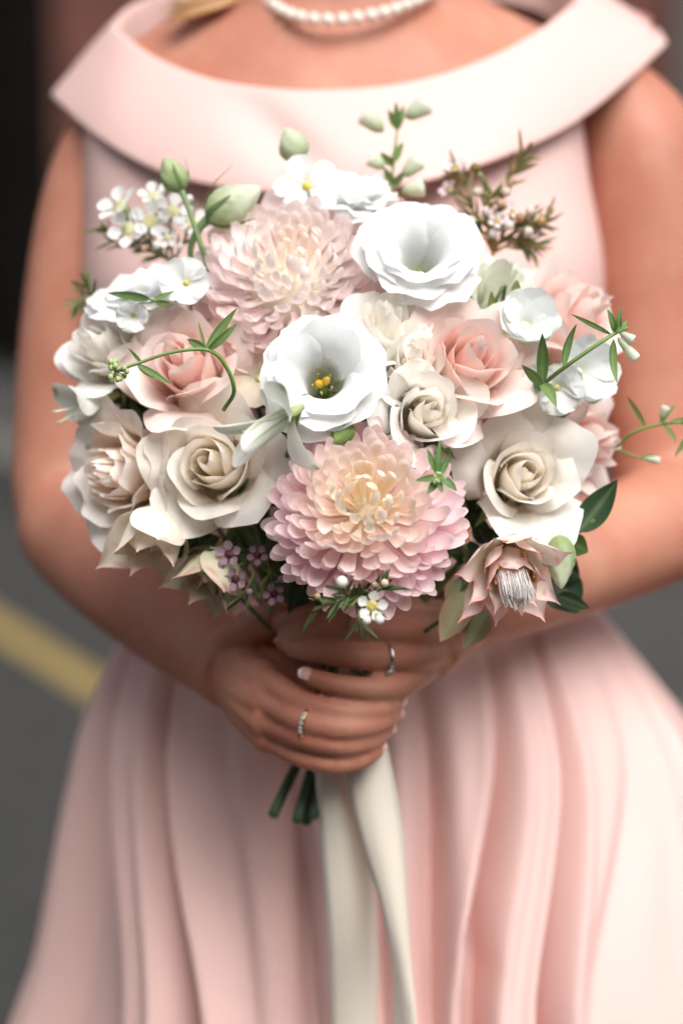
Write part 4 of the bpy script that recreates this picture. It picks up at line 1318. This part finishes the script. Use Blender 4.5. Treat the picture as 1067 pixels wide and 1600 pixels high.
# delphinium florets
delphinium('white star shaped floret left of the topmost lisianthus', 478, 287, 100, 1.455, (-.1, .25, 1), .3, 61, wide=.42, rise=.15, cup=.2, centre='d8c46a', cr=.14)
delphinium('small white floret between the flat lisianthus and the blush chrysanthemum', 290, 440, 78, 1.425, (-.05, .2, 1), .8, 62, centre='c5ba6a')
delphinium('small white cupped floret above the left pink rose', 208, 494, 58, 1.425, (-.1, -.2, 1), .2, 63, tipc='a9bc7a', cup=.6, rise=.6)
delphinium('round white floret with green dots above the right tendril', 822, 505, 112, 1.420, (.15, .35, 1), .5, 64, tipc='9fb56c', cup=.5, rise=.75, wide=.75, n=8, centre='eef0e0')
delphinium('white floret cluster bloom at right under the tendril tip', 908, 580, 118, 1.435, (.45, .1, 1), 1.5, 65, tipc='9fb56c', cup=.45, rise=.7, wide=.75, n=8, centre='eef0e0')
delphinium('white floret peeking out below the right tendril stem', 872, 606, 80, 1.418, (.2, -.1, 1), .1, 66, tipc='9fb56c', cup=.4, rise=.4, wide=.7)
delphinium('small white floret low between spray roses and right pink rose', 838, 588, 46, 1.415, (.1, -.1, 1), .9, 67, cup=.5, rise=.6, wide=.8)
delphinium('cream floret behind the left of the open lisianthus', 402, 590, 88, 1.43, (-.2, .1, 1), .4, 68, col='f3e6d2', wide=.6)
# trumpet flowers
trumpet('white trumpet flower with green stripes in front of the left white rose', 456, 645, 1.352, (-.80, -.50, .42), 120, 71,
        [(0.2, 1.28, 128, 40, 'in'), (2.3, 1.32, 124, 40, 'in'), (4.4, 1.30, 126, 40, 'in'), (0.9, .15, 72, 78, 'out'), (3.0, .25, 98, 66, 'out'), (5.1, .5, 105, 66, 'out')], [(455, 690, 1.39), (450, 780, 1.45)], .4)
trumpet('white pointed trumpet flower at the far left under the left spray rose', 168, 622, 1.46, (-.85, -.35, .35), 90, 72,
        [(0.2, 1.0, 92, 52, 'out'), (2.3, .9, 90, 50, 'out'), (4.4, 1.0, 92, 52, 'out'), (1.2, 1.3, 70, 26, 'in'), (3.4, 1.3, 70, 26, 'in')], [(220, 650, 1.48)], .9)
# proteas
protea('blush protea with red spotted bracts and white tuft at lower right', 797, 888, 158, 1.392, (.12, -.58, .85), .4, 81, n=26, openness=.9, Lk=1.12, tk=.95, Wk=1.1, base='faf4e2', mid='fff3ea', tip='f0a09c')
protea('pale cream protea hanging below the far left garden rose', 238, 838, 165, 1.425, (-.25, -.85, .5), .6, 82, base='eeebd6', mid='fbf3e4', tip='efd2be', n=10, tuft=False, openness=.7, Wk=1.6, Lk=1.0)
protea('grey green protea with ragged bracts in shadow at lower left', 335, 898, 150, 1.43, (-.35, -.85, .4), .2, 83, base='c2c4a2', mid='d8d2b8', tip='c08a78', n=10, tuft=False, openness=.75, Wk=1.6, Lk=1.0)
protea('small closed protea bud right of the pink chrysanthemum', 722, 838, 62, 1.405, (.0, .35, 1), .2, 84, n=12, tuft=False, openness=.15, mid='f0d8b0', tip='d5603f')
# buds
bud('upright green lisianthus bud on a straight stem at upper left', 283, 298, 1.462, (258, 246, 1.465), 55, 44, [(292, 318, 1.46, .0016), (318, 395, 1.455, .0017), (330, 440, 1.47, .0017)], 91, col='a9ba86', tipc='ccd6ae')
bud('plump green white lisianthus bud leaning right at upper left', 326, 342, 1.462, (407, 293, 1.455), 95, 64, [(312, 356, 1.463, .0026), (298, 390, 1.47, .002), (305, 440, 1.48, .002)], 92, col='b5c592', tipc='eef0e0')
bud('pale green lisianthus bud above the star shaped floret', 468, 250, 1.478, (446, 200, 1.475), 58, 48, [(475, 275, 1.48, .0016), (490, 330, 1.49, .0016)], 93, col='b9c79c', tipc='e3e8d2', sep=False)
bud('green star shaped bud between open lisianthus and pink chrysanthemum', 545, 665, 1.385, (522, 692, 1.372), 40, 36, [(550, 655, 1.40, .0016), (552, 640, 1.43, .0016)], 94, col='6f8a4c', tipc='93a96c', sep=True, group=None)
bud('striped green white bud below the right white rose', 875, 838, 1.415, (876, 920, 1.405), 80, 46, [(868, 822, 1.43, .0018), (820, 800, 1.47, .0018)], 95, col='9fb278', tipc='e0e5cc', sep=False, group=None)
# ------------------------------------------------------------------ sprigs and greenery
waxflower('waxflower sprig with white blossom and round buds in front of the hands', (556, 925, 1.370), [[(562, 935, 1.352), (580, 948, 1.338)], [(530, 938, 1.355), (488, 955, 1.358)], [(545, 930, 1.352), (535, 915, 1.340)], [(585, 925, 1.350), (603, 915, 1.345)], [(560, 960, 1.350), (563, 985, 1.350)]], 101,
          needles=80, needle_px=40, blossoms=[(581, 947, 1.332, 52, (.05, .0, 1))], buds=[(534, 909, 1.332, 19), (573, 969, 1.328, 14), (593, 968, 1.327, 15), (601, 911, 1.336, 13, 'd9cbb0'), (585, 914, 1.342, 11, 'a99a7a'), (496, 932, 1.350, 11, 'b8a57e')], bcentre='b8ac62', col='42583a')
waxflower('brown and green waxflower sprig at the upper right of the bouquet', (770, 395, 1.50), [[(775, 340, 1.50), (800, 270, 1.505), (828, 222, 1.51)], [(745, 345, 1.50), (725, 290, 1.505), (712, 262, 1.51)], [(800, 350, 1.495), (850, 352, 1.50)], [(815, 370, 1.50), (858, 340, 1.51)], [(760, 345, 1.49), (768, 300, 1.49)], [(790, 370, 1.50), (830, 385, 1.50)]], 102,
          needles=170, needle_px=42, blossoms=[(710, 262, 1.505, 44, (-.2, .8, .6)), (700, 296, 1.505, 34, (-.6, .5, .6)), (775, 345, 1.485, 30, (.1, .3, 1)), (800, 330, 1.49, 28, (.3, .4, .8))],
          buds=[(x, y, 1.488, 16, c) for x, y, c in ((742, 262, '8a7a4c'), (745, 300, 'd9c9b8'), (760, 330, 'e8dcd6'), (782, 318, 'c9a58a'), (795, 352, 'e8dcd6'), (812, 340, 'b98f6a'), (828, 330, 'e3cfc4'), (770, 365, 'e8dcd6'), (750, 372, 'c59a72'), (825, 362, 'e3cfc4'), (845, 345, 'c59a72'), (735, 345, 'e8dcd6'), (790, 300, 'd9c9b8'))],
          col='6a744a', bcol='f2e4ea', bcentre='b39a4e', stemc='96784a', tipcol='a5834c')
waxflower('white waxflower sprig at the upper left behind the flat lisianthus', (270, 410, 1.50), [[(230, 375, 1.50), (185, 335, 1.50)], [(225, 385, 1.50), (160, 352, 1.505)], [(265, 365, 1.50), (240, 300, 1.51)], [(290, 370, 1.50), (290, 330, 1.505)], [(240, 395, 1.50), (170, 375, 1.51)]], 103,
          needles=90, needle_px=36, blossoms=[(186, 322, 1.49, 78, (-.5, .6, .6)), (200, 358, 1.485, 66, (-.3, .1, 1)), (235, 345, 1.485, 66, (.1, .3, 1)), (270, 330, 1.49, 64, (.2, .4, .8)), (302, 350, 1.49, 58, (.2, .4, .9)), (262, 372, 1.48, 36, (0, .1, 1)), (240, 305, 1.495, 52, (-.2, .6, .7))],
          buds=[(206, 372, 1.485, 12, 'e8c8b8'), (245, 382, 1.48, 13), (282, 385, 1.48, 12), (225, 388, 1.485, 11, 'caa58c'), (296, 310, 1.49, 12)], col='4d6340', bcol='f5f5f2', bcentre='c9c69a')
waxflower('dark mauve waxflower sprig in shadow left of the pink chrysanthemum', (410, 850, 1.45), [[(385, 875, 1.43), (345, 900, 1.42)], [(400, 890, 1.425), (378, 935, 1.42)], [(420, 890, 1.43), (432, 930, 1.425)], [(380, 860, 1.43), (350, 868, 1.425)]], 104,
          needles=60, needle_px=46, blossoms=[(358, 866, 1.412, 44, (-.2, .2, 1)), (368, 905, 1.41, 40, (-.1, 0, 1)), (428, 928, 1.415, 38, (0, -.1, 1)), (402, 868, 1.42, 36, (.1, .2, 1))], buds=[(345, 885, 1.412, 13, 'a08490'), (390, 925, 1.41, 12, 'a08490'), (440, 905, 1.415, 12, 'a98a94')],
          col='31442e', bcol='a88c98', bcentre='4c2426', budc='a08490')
waxflower('small waxflower tips peeking out at the upper left edge', (160, 490, 1.50), [[(140, 465, 1.49), (118, 478, 1.49)], [(145, 460, 1.49), (135, 445, 1.49)]], 105, needles=30, needle_px=34, col='566a44')

# thin airy stems standing out of the top
tendril('airy sprig with pale bell buds standing up at the top', [(612, 345, 1.51), (612, 290, 1.51), (616, 240, 1.512), (620, 205, 1.515), (618, 162, 1.518)],
        [(618, 200, 1.515, 605, 172, 1.512, 10, .2), (619, 205, 1.515, 632, 165, 1.515, 11, -.2), (619, 205, 1.515, 618, 160, 1.512, 11, .1), (614, 260, 1.51, 596, 238, 1.505, 12, .2), (614, 255, 1.51, 628, 222, 1.51, 13, -.2), (613, 290, 1.51, 600, 262, 1.505, 12, .2), (613, 290, 1.51, 634, 268, 1.505, 12, -.2)], 111, name='bell_sprig', group=None,
        buds=[(598, 205, 1.512, 568, 178, 1.512, 34), (634, 184, 1.515, 668, 162, 1.515, 34), (600, 262, 1.505, 578, 246, 1.505, 28), (630, 275, 1.505, 655, 250, 1.505, 30), (628, 300, 1.50, 662, 292, 1.50, 30)])
tendril('green tendril arching over the left pink rose to a bud cluster', [(350, 640, 1.395), (366, 610, 1.378), (352, 570, 1.37), (325, 547, 1.366), (270, 550, 1.366), (215, 568, 1.368), (180, 580, 1.372)],
        [(322, 545, 1.366, 368, 482, 1.366, 13, .25), (325, 547, 1.366, 372, 508, 1.362, 12, -.25), (322, 546, 1.366, 292, 532, 1.364, 13, .3), (215, 570, 1.368, 265, 602, 1.366, 10, -.35), (222, 568, 1.368, 202, 545, 1.366, 5, .2), (216, 572, 1.368, 238, 592, 1.366, 5, .2), (322, 544, 1.366, 308, 505, 1.368, 4, .2)], 112, r=.0013, cluster=(182, 580, 1.372, 40))
tendril('green tendril with curled leaves and bell buds reaching right', [(846, 602, 1.41), (880, 575, 1.385), (930, 540, 1.38), (962, 520, 1.382), (980, 512, 1.385)],
        [(880, 575, 1.386, 898, 505, 1.384, 13, .5), (955, 523, 1.382, 890, 495, 1.378, 7, .5), (960, 520, 1.382, 948, 482, 1.378, 10, -.6), (965, 518, 1.382, 968, 480, 1.38, 9, -.5), (958, 530, 1.382, 962, 598, 1.378, 14, .4), (962, 520, 1.38, 978, 500, 1.384, 9, -.5), (846, 604, 1.40, 850, 520, 1.385, 18, .5), (846, 604, 1.40, 818, 570, 1.39, 16, .3), (846, 600, 1.40, 872, 635, 1.385, 18, -.5)], 113, r=.0014,
        buds=[(968, 520, 1.382, 990, 532, 1.38, 16), (965, 528, 1.382, 994, 562, 1.382, 18)])
tendril('thin green sprig reaching out of frame at the right', [(960, 700, 1.47), (985, 678, 1.462), (1020, 665, 1.46), (1060, 660, 1.46), (1100, 672, 1.465)],
        [(1008, 668, 1.46, 978, 620, 1.458, 7, .4), (1030, 664, 1.46, 1052, 632, 1.458, 7, -.3), (1040, 662, 1.46, 1085, 650, 1.458, 8, .2), (1035, 663, 1.46, 1058, 690, 1.458, 8, -.2), (1085, 668, 1.462, 1055, 715, 1.46, 10, .2)], 114, r=.0011,
        buds=[(1032, 655, 1.46, 1040, 635, 1.458, 15)])
tendril('short thin sprig with one bud below the far right sprig', [(950, 700, 1.475), (978, 708, 1.468), (1005, 718, 1.466)], [(1000, 716, 1.466, 1022, 712, 1.466, 7, .2)], 115, r=.0009, buds=[(1005, 716, 1.466, 1030, 720, 1.466, 13)], group=None)
tendril('spidery green sprig with curled tips on the pink chrysanthemum', [(700, 715, 1.367), (690, 735, 1.344), (684, 745, 1.334)],
        [(684, 745, 1.332, 650, 752, 1.332, 10, -.4), (684, 742, 1.332, 668, 702, 1.332, 10, .3), (684, 742, 1.332, 686, 690, 1.334, 11, -.2), (686, 744, 1.332, 704, 708, 1.332, 10, .4), (686, 746, 1.332, 714, 768, 1.332, 13, -.5), (684, 748, 1.332, 668, 772, 1.332, 12, .3), (684, 748, 1.332, 690, 770, 1.328, 10, .3)], 116, cluster=(684, 747, 1.332, 24), leafc='4f7a3e', group=None, name='spidery_sprig')
tendril('two narrow green leaves under the flat lisianthus', [(262, 476, 1.44), (240, 470, 1.425), (236, 468, 1.42)], [(236, 468, 1.42, 170, 457, 1.425, 14, .2), (240, 468, 1.42, 272, 455, 1.42, 8, .2), (242, 472, 1.42, 268, 476, 1.42, 9, .2)], 117, group=None, name='narrow_leaves')

leaf_sprig('glossy dark leaf curling up at the lower right beside the arm', [(880, 835, 1.44), (905, 830, 1.43)],
           [(902, 832, 1.425, 962, 750, 1.42, 46, .35, '2f4a2c'), (890, 845, 1.43, 918, 862, 1.425, 36, .3, '4d6a3a'), (870, 930, 1.45, 918, 952, 1.44, 26, .2, '3a5236'), (862, 900, 1.46, 905, 955, 1.45, 66, .2, '2a3f2a'), (870, 880, 1.46, 905, 900, 1.45, 50, .2, '33492f')], 121, group=None)
leaf_sprig('grey green pointed leaves under the spotted protea', [(760, 900, 1.45), (742, 930, 1.44)],
           [(730, 925, 1.43, 690, 1002, 1.415, 48, .25, 'a3a67c'), (760, 955, 1.43, 728, 1015, 1.42, 42, .2, '7d8f6a'), (725, 905, 1.44, 702, 950, 1.43, 40, .2, '6f7f58')], 122, group=None, edge='c08a70')
leaf_sprig('small dark rounded leaf below the left white rose', [(330, 850, 1.45), (300, 850, 1.44)], [(310, 842, 1.435, 268, 868, 1.43, 30, .2, '27392a'), (345, 845, 1.44, 385, 868, 1.43, 36, .2, '4d6350')], 123, group=None)
leaf_sprig('green leaves tucked below the frontmost spray rose', [(620, 690, 1.41), (610, 660, 1.40)], [(606, 640, 1.40, 582, 610, 1.39, 32, .2, '6b7f5c'), (620, 660, 1.40, 605, 695, 1.385, 30, .2, '5d7350'), (650, 695, 1.40, 690, 705, 1.385, 32, .2, '55694b')], 124, group=None)
leaf_sprig('pale green leaf slip beside the round white floret', [(780, 500, 1.45), (765, 490, 1.44)], [(768, 500, 1.44, 770, 455, 1.43, 14, .2, '8ba066'), (805, 462, 1.43, 806, 438, 1.425, 14, .1, 'a5b87c'), (848, 590, 1.41, 838, 612, 1.40, 22, .2, '5f7f5c')], 125, group=None)
# dark foliage that fills the gaps deep inside the bouquet
FILL = [(590, 645, 1.44), (740, 690, 1.45), (385, 600, 1.47), (330, 640, 1.46), (225, 650, 1.48), (450, 690, 1.45), (700, 650, 1.46), (720, 790, 1.46), (430, 800, 1.46), (300, 850, 1.48), (760, 860, 1.46), (560, 470, 1.48), (690, 470, 1.48),
        (350, 470, 1.49), (200, 560, 1.50), (850, 640, 1.47), (620, 880, 1.47), (480, 900, 1.47), (870, 800, 1.47), (180, 640, 1.50), (850, 860, 1.48)]
for k, (px, py, d) in enumerate(FILL):
    rr = random.Random(300 + k)
    lv = []
    for j in range(6):
        a = j * 1.05 + rr.uniform(-.3, .3)
        l = rr.uniform(45, 70)
        lv.append((px + 8 * math.cos(a), py + 8 * math.sin(a), d + .005, px + l * math.cos(a), py + l * math.sin(a), d - .02 + rr.uniform(-.01, .015), rr.uniform(26, 40), rr.uniform(-.3, .3), None))
    leaf_sprig('dark green foliage filling the gaps between the flowers', [(px, py, d), (lerp(px, 530, .3), lerp(py, 1000, .3), d + .03)], lv, 400 + k, group='foliage deep inside the bouquet', name='foliage')
# loose stems that show below the hands
for k, (x0, y0, x1, y1, d1, dk) in enumerate([(470, 1180, 426, 1275, 1.505, 'bent apart to the left'), (492, 1180, 464, 1284, 1.500, 'just right of the splayed one'), (500, 1180, 478, 1287, 1.512, 'third from the left'), (505, 1180, 488, 1278, 1.503, 'next to the ribbon')]):
    a, b_ = at(x0, y0, 1.515), at(x1, y1, d1)
    o = tag(obj('flower_stem', None), 'dark green cut stem below the hands, ' + dk, 'stem', 'stem ends below the hands')
    v, f = smooth_tube([tuple(GRIP + Vector((0, 0, .02))) + (.0032,), tuple(a) + (.0032,), tuple(a.lerp(b_, .5)) + (.0033,), tuple(b_) + (.0034,)], 14, 9)
    bpy.data.objects.remove(o)
    o = tag(obj('flower_stem', mesh_from('flower_stem', v, f, M_STEM, *pcol(v, lin('3a5238')))), 'dark green cut stem below the hands, ' + dk, 'stem', 'stem ends below the hands')
